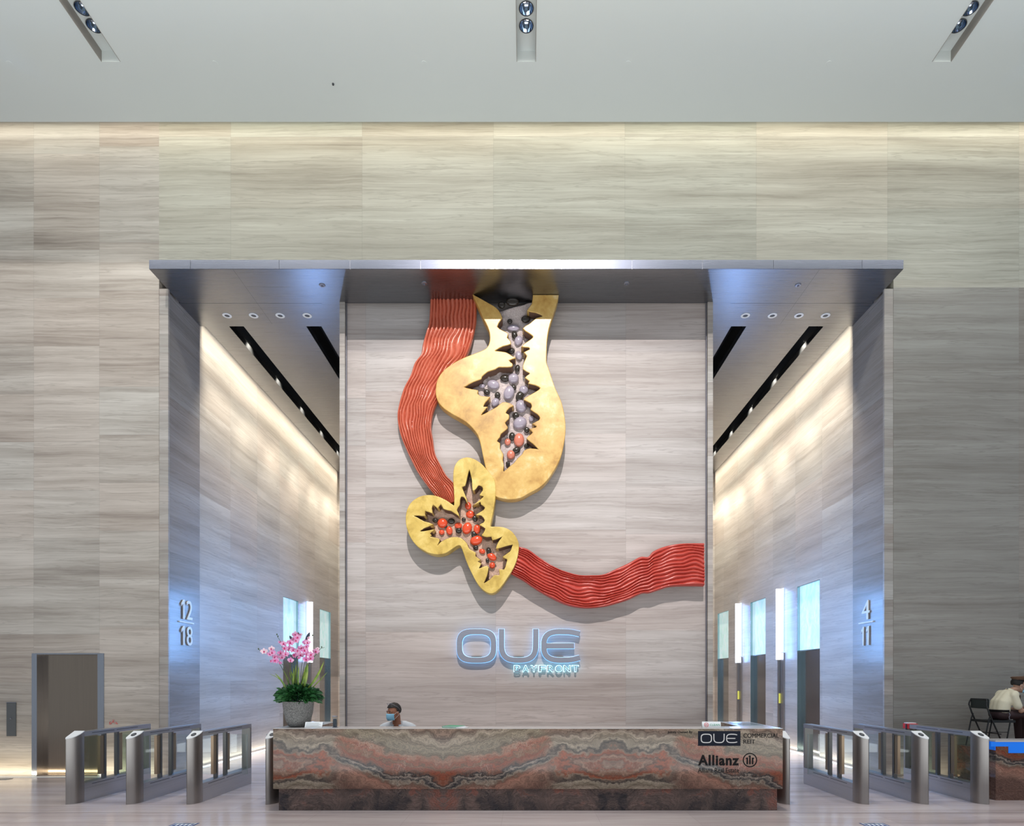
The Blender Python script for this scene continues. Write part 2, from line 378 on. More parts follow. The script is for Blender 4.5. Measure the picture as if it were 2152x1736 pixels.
M['black'] = plain('black void paint', (0.012, 0.012, 0.012), 0.8)
M['dark'] = plain('dark grey plastic', (0.04, 0.045, 0.055), 0.4)
M['white'] = plain('white plastic', (0.80, 0.82, 0.83), 0.3, var=0.02)
M['whitestone'] = plain('white quartz', (0.60, 0.57, 0.55), 0.15, var=0.04)
M['paper'] = plain('paper', (0.82, 0.84, 0.85), 0.6, var=0.02)
M['ink'] = plain('black lettering', (0.008, 0.007, 0.007), 0.6, spec=0.2)
M['navy'] = plain('navy sign enamel', (0.007, 0.010, 0.02), 0.6, spec=0.2)
M['silverletter'] = plain('pale metal lettering', (0.60, 0.58, 0.56), 0.35)
M['red'] = plain('red tape', (0.75, 0.02, 0.02), 0.4)
M['redink'] = plain('red marker ink', (0.75, 0.10, 0.10), 0.5)
M['green'] = plain('green card', (0.06, 0.38, 0.20), 0.4)
M['greenink'] = plain('green print', (0.05, 0.40, 0.22), 0.5)
M['numeral'] = plain('silver numerals', (0.78, 0.79, 0.80), 0.4)
M['bluefilm'] = NT('blue film').set(color=(0.01, 0.20, 0.80), rough=0.25, emit=(0.0, 0.16, 0.9), estr=0.35)
def glass(name, tint=(0.93, 0.97, 0.96)):
    t = NT(name); g = t.n.new('ShaderNodeBsdfGlossy'); tr = t.n.new('ShaderNodeBsdfTransparent'); mx = t.n.new('ShaderNodeMixShader'); lw = t.n.new('ShaderNodeLayerWeight')
    g.inputs['Roughness'].default_value = 0.03; tr.inputs[0].default_value = (*tint, 1)
    fr = t.add(t.mul(t.math('POWER', lw.outputs['Facing'], 4.0), 0.42), 0.04)
    t.l.new(fr, mx.inputs[0]); t.l.new(tr.outputs[0], mx.inputs[1]); t.l.new(g.outputs[0], mx.inputs[2])
    t.l.new(mx.outputs[0], t.n['Material Output'].inputs[0]); return t.m
M['glass'] = glass('clear glass'); M['glass_tint'] = glass('tinted glass', (0.74, 0.80, 0.74))
M['acrylic'] = glass('clear acrylic', (0.9, 0.95, 0.97))
M['lantern'] = glow('lantern diffuser', (0.80, 0.86, 1.0), 3.6)
M['lantern_side'] = glow('lantern blue edge', (0.14, 0.36, 1.0), 1.3)
M['ledblue'] = glow('blue led edge', (0.10, 0.42, 1.0), 2.2)
M['ledcyan'] = glow('pale blue led edge', (0.25, 0.75, 1.0), 2.6)
t = NT('yellow indicator'); p = t.pos(); M['yellow'] = t.set(color=(0.5, 0.5, 0.1), emit=(0.65, 0.62, 0.08), estr=0.5, rough=0.4)
t = NT('backlit onyx'); p = t.pos(); b = t.xyz(t.mul(p[0], 1), t.mul(p[1], 2.0), t.mul(p[2], 1.0))
n = t.noise(b, 2.2, 8, 0.65, 1.3)
c = t.ramp(n, [(0.30, (0.26, 0.50, 0.46)), (0.47, (0.50, 0.76, 0.72)), (0.6, (0.72, 0.92, 0.90)), (0.75, (0.95, 1.0, 1.0))])
M['onyx'] = t.set(color=(0.6, 0.75, 0.72), emit=c, estr=0.56, rough=0.2)
# ------------------------------------------------------------------ structure
CEIL = 11.36; SOF = 8.728; YW = 11.45
struct('floor', MB().box(-14, 14, -8, 23.5, -0.2, 0), M['floor'])
mb = MB()   # ceiling slab with three light slots
SX = [(-6.62, -6.32), (-0.15, 0.15), (6.32, 6.62)]
xs = [-14]+[v for a in SX for v in a]+[14]
for i in range(0, len(xs), 2): mb.box(xs[i], xs[i+1], 7.6, 11.05, CEIL, CEIL+0.3)
for a, b in SX: mb.box(a, b, 7.6, 8.0, CEIL, CEIL+0.3); mb.box(a, b, 9.97, 11.05, CEIL, CEIL+0.3)
struct('ceiling', mb, M['ceiling'])
struct('ceiling_upper', MB().box(-14, 14, -8, 7.6, 18.6, 18.8), M['ceiling'])
struct('wall_atrium', MB().box(-14, 14, 7.6, 7.8, CEIL+0.3, 18.8), M['ceiling'])
struct('trim_1', MB().box(-14, 14, 10.95, 12.2, CEIL+0.55, CEIL+0.75).box(-14, 14, 10.95, 11.05, CEIL+0.3, CEIL+0.55), M['ceiling'])
DX0, DX1, DZ = -8.845, -7.55, 2.20
mb = MB(); mb.box(-14, DX0, YW, 11.8, 0, CEIL+0.55).box(DX1, -6.57, YW, 11.8, 0, CEIL+0.55).box(DX0, DX1, YW, 11.8, DZ, CEIL+0.55)
struct('wall_left', mb, M['wall'])
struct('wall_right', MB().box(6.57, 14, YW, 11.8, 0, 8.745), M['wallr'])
struct('wall_right_upper', MB().box(6.57, 14, YW, 11.8, 8.745, CEIL+0.55), M['header'])
struct('wall_header', MB().box(-6.57, 6.57, YW, 11.8, SOF+0.152, CEIL+0.55), M['header'])
for i, s in enumerate((-1, 1)):
    struct('trim_%d' % (2+i), MB().box(s*6.41, s*6.569, 11.457, 11.50, 0, SOF), M['strip'])
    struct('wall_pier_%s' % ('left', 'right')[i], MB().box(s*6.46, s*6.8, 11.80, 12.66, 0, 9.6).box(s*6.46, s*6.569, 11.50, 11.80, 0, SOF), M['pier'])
LIFT = {-1: [(17.11, 18.25), (20.14, 21.27)], 1: [(14.17, 15.36), (17.38, 18.56), (20.57, 21.75)]}
LH = 3.95
for i, s in enumerate((-1, 1)):
    mb = MB(); ys = [12.66]+[v for a in LIFT[s] for v in a]+[22.1]
    for k in range(0, len(ys), 2): mb.box(s*6.5, s*6.9, ys[k], ys[k+1], 0, 9.6)
    for a, b in LIFT[s]: mb.box(s*6.5, s*6.9, a, b, LH, 9.6)
    struct('wall_corridor_%s' % ('left', 'right')[i], mb, M['side'])
    struct('wall_end_%s' % ('left', 'right')[i], MB().box(s*3.4, s*6.9, 22.1, 22.4, 0, 9.6), M['side'])
mb = MB().box(-3.46, 3.46, 11.96, 22.1, 0, 9.6)
struct('wall_feature', mb, M['feature'])
for i, s in enumerate((-1, 1)):
    struct('trim_%d' % (4+i), MB().box(s*3.362, s*3.46, 11.86, 11.96, 0, SOF), M['strip'])
    struct('trim_%d' % (6+i), MB().box(s*3.345, s*3.353, 11.90, 11.96, 0, SOF), M['fascia'])
# corridor ceiling panels
mb = MB()
for s in (-1, 1):
    mb.box(s*3.46, s*6.46, 11.9, 12.68, SOF, SOF+0.15)
    for a, b in ((3.46, 4.06), (4.36, 5.60), (5.89, 6.36)): mb.box(s*a, s*b, 12.68, 22.1, SOF, SOF+0.12)
struct('ceiling_corridor', mb, M['canopy'])
mb = MB()
for s in (-1, 1):
    for a, b in ((4.0, 4.42), (5.54, 5.95)): mb.box(s*a, s*b, 12.6, 22.1, SOF+0.5, SOF+0.52).box(s*a, s*(a+.02), 12.6, 22.1, SOF+0.12, SOF+0.5).box(s*(b-.02), s*b, 12.6, 22.1, SOF+0.12, SOF+0.5).box(s*a, s*b, 12.6, 12.62, SOF+0.12, SOF+0.5)
    mb.box(s*6.2, s*6.5, 12.6, 22.1, SOF+0.5, SOF+0.55)
struct('trim_8', mb, M['black'])
# floor joint line in front of the gates, base light grooves
struct('trim_9', MB().box(-14, 14, 8.33, 8.345, 0.0, 0.0015), plain('dark joint', (0.20, 0.17, 0.17), 0.4))
mb = MB()
for s in (-1, 1): mb.box(s*6.30, s*6.44, 12.4, 21.9, 0, 0.004).box(s*6.7, s*13.9, 11.30, 11.42, 0, 0.004)
struct('trim_10', mb, M['white'])
# canopy
cn = thing('canopy', 'long brushed steel canopy projecting over the wide lift lobby opening', 'canopy', (0, 11.2, SOF))
MB().box(-6.427, 6.427, 10.915, 11.9, SOF, SOF+0.14).build('soffit', M['canopy'], cn)
fx = [-6.427, -5.72, -4.21, -3.0, -1.8, -0.6, 0.6, 1.8, 3.0, 4.21, 5.72, 6.427]
for a, b in zip(fx, fx[1:]): MB().box(a+.003, b-.003, 10.90, 10.914, SOF, SOF+0.152).build('fascia_panel', M['fasciap'], cn)
mb = MB()
for s in (-1, 1): mb.box(s*5.0, s*5.004, 10.92, 12.6, SOF-0.001, SOF).box(s*3.8, s*6.42, 11.9, 11.906, SOF-0.001, SOF)
mb.box(-3.4, 3.4, 11.88, 11.885, SOF-0.002, SOF)
mb.build('joint', M['dark'], cn)
# sprinklers / detectors under the canopy
for s, x, y in ((-1, 3.62, 11.35), (-1, 3.2, 14.1), (1, 4.82, 11.35), (1, 3.45+.3, 14.0), (1, 1.77, 11.3), (-1, 1.8, 11.3)):
    nm = 'under the left end' if x*s < -2 else ('under the right end' if x*s > 2 else 'over the middle')
    MB().lathe([(0.055, 0), (0.05, -0.012), (0.02, -0.016), (0.016, -0.035)], (s*x, y, SOF), 18).build('sprinkler', M['fascia'], label='small round sprinkler cover flush in the steel soffit '+nm, cat='sprinkler', group='soffit sprinklers '+nm)
WHICH = ['farthest from the middle', 'second from the side wall', 'third from the side wall', 'nearest the middle']
for s in (-1, 1):
    for k, x in enumerate((5.75, 5.24, 4.73, 4.21)):
        th_ = thing('downlight', 'white rimmed downlight in the %s canopy soffit, %s' % (('left', 'right')[s > 0], WHICH[k]), 'downlight', (s*x, 12.30, SOF), 'downlights in the canopy soffit')
        MB().lathe([(0.085, 0), (0.085, -0.008), (0.05, -0.012), (0.045, 0.0)], (s*x, 12.30, SOF), 24, capb=False, capt=False).build('rim', M['white'], th_, True)
        MB().lathe([(0.047, -0.004), (0.035, -0.010)], (s*x, 12.30, SOF), 20).build('lens', M['dark'], th_)
        light('canopy_downlight', 'SPOT', (s*x, 12.30, SOF-0.03), (s*x, 12.30, 0), 30, (0.9, 0.95, 1.0), spot_size=math.radians(70), spot_blend=0.8, shadow_soft_size=0.03)
# main ceiling slot fixtures
for k, (a, b) in enumerate(SX):
    lab = ('ceiling slot light at upper left', 'ceiling slot light in the middle above the canopy', 'ceiling slot light at upper right')[k]
    fx_ = thing('ceiling_light', 'recessed twin lamp '+lab, 'ceiling light', ((a+b)/2, 9.3, CEIL), 'recessed ceiling slot lights')
    rc = [(a, 8.0), (b, 8.0), (b, 9.97), (a, 9.97)]; hl = [[((a+b)/2+.098*math.cos(2*PI*i/32), yy_+.098*math.sin(2*PI*i/32)) for i in range(32)] for yy_ in (9.33, 9.58)]
    link_mesh('backplate', curve_mesh([rc]+hl, 0.01, 0, Matrix.Translation((0, 0, CEIL+0.175))), M['ceiling'], fx_)
    MB().box(a, a+.006, 8.0, 9.97, CEIL-0.004, CEIL+0.17).box(b-.006, b, 8.0, 9.97, CEIL-0.004, CEIL+0.17).build('edge_trim', plain('slot trim', (0.30, 0.28, 0.25), 0.5), fx_)
    MB().box((a+b)/2-.055, (a+b)/2+.055, 8.02, 9.02, CEIL+0.14, CEIL+0.17).build('grille', plain('grille', (0.13, 0.12, 0.10), 0.6), fx_)
    for j, yy in enumerate((9.33, 9.58)):
        cx = (a+b)/2
        hs = MB().lathe([(0.105, 0), (0.108, -0.012), (0.098, -0.012), (0.098, 0)], (cx, yy, CEIL+0.165), 28, capb=False, capt=False).build('lamp', M['dark'], fx_, True)
        MB().lathe([(0.098, -0.004), (0.096, 0.03), (0.080, 0.075), (0.045, 0.105), (0.0, 0.112)], (cx, yy, CEIL+0.165), 28, capb=False, capt=False).build('reflector', steel('mirror reflector', (0.45, 0.55, 0.68), 0.08), hs, True)
        if (k, j) in ((0, 1), (1, 0), (1, 1), (2, 0)):
            MB().ell((cx-.03+.05*j, yy-.02, CEIL+0.245), (0.026, 0.022, 0.016)).build('bulb', glow('bulb', (1, 0.98, 0.95), 4), hs, True)
    light('slot_end_glow', 'SPOT', ((a+b)/2, 9.62, CEIL+0.10), ((a+b)/2, 9.97, CEIL-0.02), 0.25, (0.9, 0.93, 1), spot_size=math.radians(80), spot_blend=0.4, shadow_soft_size=0.01)
for n_, (u, v) in enumerate(((20, 133), (452, 137), (891, 135), (1320, 134), (1742, 133))):
    X = (u-U0)/F*10.0
    MB().lathe([(0.045, 0), (0.044, -0.002), (0.0, -0.003)], (X, 10.0, CEIL), 20, capb=False, capt=False).build('sprinkler', M['ceiling'], label='faint round white sprinkler cap on the hall ceiling', cat='sprinkler', group='sprinkler caps in a row on the hall ceiling')
MB().lathe([(0.018, 0), (0.016, -0.02), (0.0, -0.022)], ((700-U0)/F*10.34, 10.34, CEIL), 14, capb=False, capt=False).build('ceiling_sensor', M['dark'], label='tiny dark sensor on the ceiling left of the middle slot light', cat='sensor')

# ------------------------------------------------------------------ left service door, wall plate, red marks
d = MB(); fw = 0.095
d.box(DX0, DX0+fw, YW-.01, 11.62, 0, DZ).box(DX1-fw-.02, DX1, YW-.01, 11.62, 0, DZ).box(DX0+fw, DX1-fw-.02, YW-.01, 11.62, DZ-.02, DZ)
dr = bpy.data.objects.new('door_1', None); dr.location = (-8.2, 11.6, 0); fin(dr, kind='structure'); ORG[dr.name] = Vector(dr.location)
d.build('door_frame', M['frame'], dr, bevel=0.004)
MB().box(DX0+fw, DX1-fw-.02, 11.58, 11.62, 0.005, DZ-.02).build('door_leaf', M['door'], dr)
MB().tube([(DX1-.17, 11.58, 1.28), (DX1-.17, 11.54, 1.28)], 0.012, 10).build('door_knob', M['steel'], dr)
struct('trim_11', MB().box(DX0, DX1, 11.62, 11.8, 0, DZ), M['black'])
pl = thing('wall_plate', 'tall narrow grey metal access plate on the wall left of the bronze door', 'wall plate', (-9.20, YW, 0.72))
MB().box(-9.29, -9.12, YW-.015, YW, 0.72, 1.316).build('plate', plain('grey plate', (0.10, 0.105, 0.11), 0.45), pl, bevel=0.003)
MB().box(-9.29, -9.12, YW-.02, YW-.001, 1.316, 1.325).build('top_edge', M['fascia'], pl)
MB().lathe([(0.014, -0.015), (0.012, -0.03)], (-9.205, YW, 1.035), 12, axis='Y').build('button', M['fascia'], pl)
me = join_meshes([text_mesh('8%&', 0.17, 0.09, 0.002, M=Matrix.Translation((at(230, 1520, YW).x, 0, at(0, 1522, YW).z))@FRONT(YW-.003))])
mk = MB()
for sx_, sz_ in ((0.0, 0.0), (0.05, 0.012), (0.11, -0.005)):
    b0 = at(230, 1519, YW-.004)+Vector((sx_, 0, sz_))
    for q in range(5):
        aa = random.uniform(0, PI); cc = b0+Vector((random.uniform(0, .04), 0, random.uniform(-.02, .03)))
        mk.tube([cc-Vector((math.cos(aa), 0, math.sin(aa)))*.018, cc+Vector((math.cos(aa), 0, math.sin(aa)))*.018], 0.0028, 5)
mk.build('wall_marking', M['redink'], label='small scribbled red marks on the stone wall right of the bronze door', cat='marking')
MB().box(-9.5, -8.98, 11.05, 11.2, 0, 0.006).build('floor_drain', plain('grille grey', (0.25, 0.25, 0.25), 0.5), label='thin grey floor grille at the wall foot, far left edge', cat='floor grille')

# ------------------------------------------------------------------ lifts and lanterns
def lift(s, a, b, lab):
    t_ = thing('lift_entrance', lab, 'lift', (s*6.6, (a+b)/2, 0), 'lift entrances along the side corridors')
    X = 6.5
    MB().box(s*(X+.06), s*(X+.10), a+.012, b-.012, 2.42, LH-.012).build('light_panel', M['onyx'], t_, label='glowing pale green onyx panel over the doors')
    MB().box(s*(X+.09), s*(X+.13), a, a+(b-a)*.30, 0.004, 2.41).build('door_leaf', M['liftdoor'], t_)
    MB().box(s*(X+.10), s*(X+.14), a+(b-a)*.30+.006, b, 0.004, 2.41).build('door_leaf', M['liftdoor'], t_)
    e = MB()
    e.box(s*(X+.002), s*(X+.10), a, a+.012, 0, LH).box(s*(X+.002), s*(X+.10), b-.012, b, 0, LH).box(s*(X+.002), s*(X+.10), a+.012, b-.012, LH-.012, LH).box(s*(X+.03), s*(X+.10), a+.012, b-.012, 2.40, 2.42)
    e.build('jamb', steel('lift jamb metal', (0.42, 0.55, 0.58), 0.2), t_)
    MB().box(s*(X+.14), s*(X+.3), a, b, 0, LH).build('shaft_back', M['black'], t_)
lift(1, *LIFT[1][0], 'lift with steel doors and glowing panel on the right wall, nearest of three')
lift(1, *LIFT[1][1], 'lift with steel doors and glowing panel on the right wall, middle of three')
lift(1, *LIFT[1][2], 'narrow looking lift on the right wall, beside the feature wall edge, farthest of three')
lift(-1, *LIFT[-1][0], 'lift with glowing panel on the left wall, directly behind the orchid pot')
lift(-1, *LIFT[-1][1], 'lift with glowing panel on the left wall, right of the orchids')
def lantern(s, Y, lab):
    t_ = thing('wall_lantern', lab, 'wall light', (s*6.45, Y, 0), 'tall light bars between the lifts')
    MB().box(s*6.365, s*6.465, Y, Y+.05, 2.23, 4.03).build('light_bar', M['lantern'], t_, bevel=0.004)
    MB().box(s*6.475, s*6.5, Y-.14, Y+.06, 2.42, 4.03).build('blue_edge', M['lantern_side'], t_, label='soft blue lit backing strip')
    MB().box(s*6.42, s*6.5, Y+.01, Y+.08, 0, 2.228).build('post', M['steel'], t_)
    MB().box(s*6.465, s*6.5, Y-.20, Y, 0, 2.40).build('call_panel', M['steel'], t_)
    MB().box(s*6.425, s*6.465, Y+.002, Y+.012, 1.12, 1.37).build('indicator', M['yellow'], t_, label='yellow glowing indicator strip')
    light('lantern_light', 'AREA', (s*6.30, Y-.05, 3.1), (s*2, Y-1.5, 2.6), 60, (0.22, 0.45, 1.0), shape='RECTANGLE', size=0.12, size_y=1.7)
    light('lantern_light', 'AREA', (s*6.34, Y-.12, 3.1), (s*6.6, Y-.9, 3.1), 7, (0.15, 0.38, 1.0), shape='RECTANGLE', size=0.1, size_y=1.7)
lantern(1, 16.28, 'tall white light bar on the right wall, between the nearest and middle lifts')
lantern(1, 19.45, 'tall white light bar on the right wall, between the middle and farthest lifts')
lantern(-1, 19.05, 'tall white light bar on the left wall behind the orchids')
# floor range numerals on the piers
def numerals(s, top, bot, lab):
    t_ = thing('floor_sign', lab, 'sign', (s*6.46, 12.14, 2.3))
    if s < 0: B = Matrix(((0, 0, 1, -6.46), (1, 0, 0, 0), (0, 1, 0, 0), (0, 0, 0, 1)))
    else: B = Matrix(((0, 0, -1, 6.46), (-1, 0, 0, 0), (0, 1, 0, 0), (0, 0, 0, 1)))
    for (txt, w, z0, h) in ((top, 0.46 if len(top) == 2 else 0.27, 2.87, 0.36), (bot, 0.46 if bot != '11' else 0.36, 2.38, 0.36)):
        y0 = (12.14-w/2) if s < 0 else -(12.14+w/2)
        n_ = len(txt)
        for i_, ch in enumerate(txt):
            cw = w/n_*(0.86 if n_ > 1 else 1); one = ch == '1'
            if one:
                q_ = [(0.42, 0), (0.85, 0), (0.85, 1), (0.55, 1), (0, 0.80), (0, 0.64), (0.42, 0.80)]
                me = curve_mesh([[(x_*cw*.62, y_*h) for x_, y_ in q_]], 0.016, 0, B@Matrix.Translation((y0+i_*w/n_+cw*.2, z0, 0.02)))
            else: me = text_mesh(ch, cw*(0.62 if one else 1.0), h, 0.016, 0.0, M=B@Matrix.Translation((y0+i_*w/n_+(cw*.2 if one else 0), z0, 0.02)))
            link_mesh('numeral', me, M['numeral'], t_)
    y0 = 11.88
    MB().box(s*6.435, s*6.46, y0, y0+.52, 2.80, 2.825).build('divider_bar', M['numeral'], t_)
for s in (-1, 1):
    for Y_ in (14.1, 17.0):
        sd_ = ('left', 'right')[s > 0]
        t_ = thing('wall_lantern', 'light bar on the inner face of the %s corridor behind the feature wall' % sd_, 'wall light', (s*3.53, Y_, 0), 'inner light bars of the %s corridor' % sd_)
        MB().box(s*3.46, s*3.60, Y_, Y_+.09, 2.23, 4.03).build('light_bar', M['lantern'], t_, bevel=0.004)
        MB().box(s*3.46, s*3.54, Y_+.01, Y_+.08, 0, 2.228).build('post', M['steel'], t_)
        light('lantern_light', 'AREA', (s*3.63, Y_-.3, 3.1), (s*6.4, Y_-1.6, 2.7), 80, (0.14, 0.42, 1.0), shape='RECTANGLE', size=0.25, size_y=1.8)
numerals(-1, '12', '18', 'silver numerals 12 over 18 on the dark stone pier left of the lobby opening')
numerals(1, '4', '11', 'silver numerals 4 over 11 on the stone pier right of the lobby opening')
# ------------------------------------------------------------------ lit wall letters
def sq_arc(cx, cz, rx, rz, a0, a1, n=24, e=3.2):
    out = []
    for i in range(n+1):
        a = math.radians(a0+(a1-a0)*i/n); c, s_ = math.cos(a), math.sin(a)
        out.append((cx+rx*math.copysign(abs(c)**(2/e), c), cz+rz*math.copysign(abs(s_)**(2/e), s_)))
    return out
def offset_strip(path, hw):
    L, R = [], []
    for i, p in enumerate(path):
        a = Vector(path[max(i-1, 0)]); b = Vector(path[min(i+1, len(path)-1)]); d_ = (b-a).normalized(); n_ = Vector((-d_.y, d_.x))
        L.append(tuple(Vector(p)+n_*hw)); R.append(tuple(Vector(p)-n_*hw))
    return L+R[::-1]
def oue_polys(grow=0.0):   # units: zoom pixels, y up
    hw = 33+grow
    O = [sq_arc(515, -427, 227+hw, 190+hw, 0, 360, 72)[:-1], sq_arc(515, -427, 227-hw, 190-hw, 0, 360, 72)[:-1]]
    U = [offset_strip([(848, -205+grow)]+[(848, -300)]+sq_arc(1075, -400, 227, 217, 180, 360, 40, 2.9)+[(1303, -300), (1303, -205+grow)], hw)]
    E = [offset_strip([(1885+grow*.4, -268)]+[(1800, -248)]+[(1740, -240)]+sq_arc(1650, -427, 238, 190, 92, 268, 48, 2.9)+[(1740, -615)]+[(1800, -607)]+[(1885+grow*.4, -586)], hw)]
    bar = [[(1412, -427+hw), (1812+grow, -427+hw), (1812+grow, -427-hw), (1412, -427-hw)]]
    return [O, U, E, bar]
YL = 11.96
sg = thing('wall_letters', 'three large steel letters edged in blue light on the feature wall', 'sign', (at(1090, 1400, 11.84).x, 11.95, 2.0))
K = 11.84/F/6.329
def l2w(P): return [((920-U0)/F*11.84+x*K, EYE+(V0-1290)/F*11.84+y*K) for x, y in P]
GP = oue_polys(); GG = oue_polys(7)
for i in range(3):
    ms = [curve_mesh([l2w(P) for P in GP[i]], 0.030, 0.004, FRONT(11.84))]
    if i == 2: ms.append(curve_mesh([l2w(P) for P in GP[3]], 0.029, 0.004, FRONT(11.84)))
    L_ = link_mesh('letter', join_meshes(ms), M['fascia'], sg)
    ms = [curve_mesh([l2w(P) for P in GG[i]], 0.022, 0, FRONT(11.868))]
    if i == 2: ms.append(curve_mesh([l2w(P) for P in GG[3]], 0.021, 0, FRONT(11.868)))
    link_mesh('light_edge', join_meshes(ms), M['ledblue'], L_)
    c = l2w([((515, 1075, 1600)[i], -427)])[0]
    MB().box(c[0]-.1, c[0]+.1, 11.88, 11.955, c[1]-.215, c[1]-.19).build('mount', M['steel_dark'], L_)
sg2 = thing('wall_letters', 'small blue edge-lit lettering BAYFRONT below the large steel letters', 'sign', (at(1150, 1415, 11.86).x, 11.95, 1.85))
word = 'BAYFRONT'; x0 = 1013/6.329+920; x1 = 1895/6.329+920; stp = (x1-x0)/8.0
for i, ch in enumerate(word):
    u0 = x0+i*stp+0.8; u1 = u0+stp-4.6
    a = at(u0, 1290+768/6.329, 11.86); b = at(u1, 1290+690/6.329, 11.86)
    me = text_mesh(ch, b.x-a.x, b.z-a.z, 0.02, M=Matrix.Translation((a.x, 0, a.z))@FRONT(11.86))
    le = link_mesh('letter', me, M['fascia'], sg2)
    me = text_mesh(ch, b.x-a.x+.022, b.z-a.z+.022, 0.02, bold=0.035, M=Matrix.Translation((a.x-.011, 0, a.z-.011))@FRONT(11.885))
    link_mesh('light_edge', me, M['ledcyan'], le)

# ------------------------------------------------------------------ wall sculpture
def gold_mat():
    t = NT('mottled gold paint'); p = t.pos(); v = t.xyz(p[0], p[1], p[2])
    n = t.noise(v, 2.6, 7, 0.62, 0.4); n2 = t.noise(v, 9, 4)
    c = t.ramp(t.add(t.mul(n, 0.8), t.mul(n2, 0.2)), [(0.30, (0.34, 0.17, 0.035)), (0.43, (0.53, 0.30, 0.07)), (0.56, (0.64, 0.41, 0.12)), (0.70, (0.78, 0.62, 0.34))])
    return t.set(color=c, rough=0.34, spec=0.5)
def gold2():
    t = NT('mottled ochre paint'); p = t.pos(); v = t.xyz(p[0], p[1], p[2])
    n = t.noise(v, 3.0, 7, 0.62, 0.4)
    c = t.ramp(n, [(0.32, (0.42, 0.27, 0.05)), (0.48, (0.62, 0.43, 0.10)), (0.62, (0.74, 0.56, 0.18))])
    return t.set(color=c, rough=0.36, spec=0.5)
GOLD, OCHRE = gold_mat(), gold2()
def flesh(name, a, b):
    t = NT(name); p = t.pos(); v = t.xyz(p[0], p[1], p[2])
    n = t.noise(v, 24, 5, 0.65, 1.2); t.bump(n, 0.9, 0.03)
    return t.set(color=t.mix(n, a, b), rough=0.5)
FL1 = flesh('pale flesh', (0.50, 0.37, 0.33), (0.86, 0.76, 0.72)); FL2 = flesh('peach flesh', (0.58, 0.32, 0.20), (0.90, 0.68, 0.54))
SL = plain('lilac enamel', (0.36, 0.31, 0.36), 0.16, coat=0.5); SP = plain('coral enamel', (0.62, 0.20, 0.13), 0.2); SR = plain('scarlet enamel', (0.72, 0.085, 0.03), 0.2); SD = plain('dark brown enamel', (0.035, 0.027, 0.02), 0.15)
RECESS_SHADE = plain('brown recess shade', (0.16, 0.085, 0.055), 0.7)  # dark brown stands in for shade inside the sculpture openings
def zl(P, ox, oy, s, Y): return [((ox+x/s-U0)/F*Y, EYE+(V0-oy-y/s)/F*Y) for x, y in P]
BIG_L = [(1120,90),(935,90),(965,150),(1000,230),(1030,300),(1065,370),(1085,430),(1088,490),(1075,545),(1040,585),(960,620),(880,650),(800,685),(720,735),(660,785),(615,850),(597,920),(597,1000),(620,1065),(665,1115),(730,1160),(800,1200),(880,1250),(940,1310),(980,1370),(1005,1450),(1025,1550),(1045,1640),(1060,1700),(1075,1790),(1100,1870),(1133,1914),(1195,1937),(1280,1946),(1367,1930),(1433,1893),(1563,1815),(1671,1672),(1737,1519),(1768,1300),(1737,1085),(1672,933),(1615,760)]
BIG_R = [(1595,700),(1595,600),(1600,500),(1615,400),(1640,310),(1665,230),(1690,150),(1705,90)]
HOLE_B = [(1480,90),(1470,170),(1430,225),(1500,240),(1560,265),(1565,285),(1510,300),(1450,350),(1390,390),(1440,430),(1480,460),(1470,485),(1420,520),(1380,555),(1440,560),(1450,585),(1400,610),(1425,640),(1400,700),(1390,760),(1450,795),(1440,815),(1410,840),(1450,870),(1440,890),(1500,905),(1550,935),(1500,975),(1430,1015),(1400,1040),(1460,1070),(1470,1110),(1460,1130),(1520,1170),(1545,1205),(1530,1235),(1480,1260),(1515,1280),(1500,1300),(1455,1310),(1480,1340),(1450,1370),(1425,1395),(1480,1440),(1535,1495),(1530,1500),(1450,1490),(1400,1510),(1385,1540),(1340,1580),(1310,1620),(1260,1660),(1215,1700),(1200,1690),(1205,1640),(1195,1590),(1200,1540),(1170,1490),(1170,1440),(1140,1420),(1170,1380),(1180,1350),(1230,1310),(1240,1290),(1215,1250),(1250,1215),(1250,1180),(1220,1160),(1260,1110),(1290,1095),(1250,1075),(1200,1070),(1150,1110),(1080,1150),(1000,1190),(1010,1160),(1050,1110),(1015,1110),(1040,1060),(1075,1020),(1010,1015),(965,990),(970,960),(920,950),(840,930),(860,915),(930,875),(1000,850),(1005,830),(1050,790),(1080,775),(1130,760),(1160,740),(1200,740),(1275,738),(1285,715),(1250,680),(1310,660),(1290,650),(1225,612),(1130,600),(1135,585),(1200,550),(1270,530),(1255,495),(1235,475),(1245,440),(1200,415),(1145,375),(1180,310),(1190,290),(1160,230),(1115,190)]
SMALL = [(740,115),(700,135),(665,180),(648,240),(645,340),(652,440),(655,560),(648,594),(620,580),(560,540),(470,500),(380,490),(290,510),(215,565),(175,640),(163,730),(175,820),(210,910),(270,990),(350,1045),(430,1075),(500,1080),(570,1062),(640,1015),(690,988),(720,1000),(745,1060),(780,1160),(830,1270),(890,1380),(950,1445),(1010,1475),(1060,1465),(1120,1410),(1190,1310),(1250,1210),(1285,1110),(1298,1000),(1280,930),(1230,860),(1160,820),(1090,810),(1020,808),(1010,785),(1020,740),(1040,640),(1058,520),(1062,400),(1045,320),(990,250),(930,180),(860,130),(790,108)]
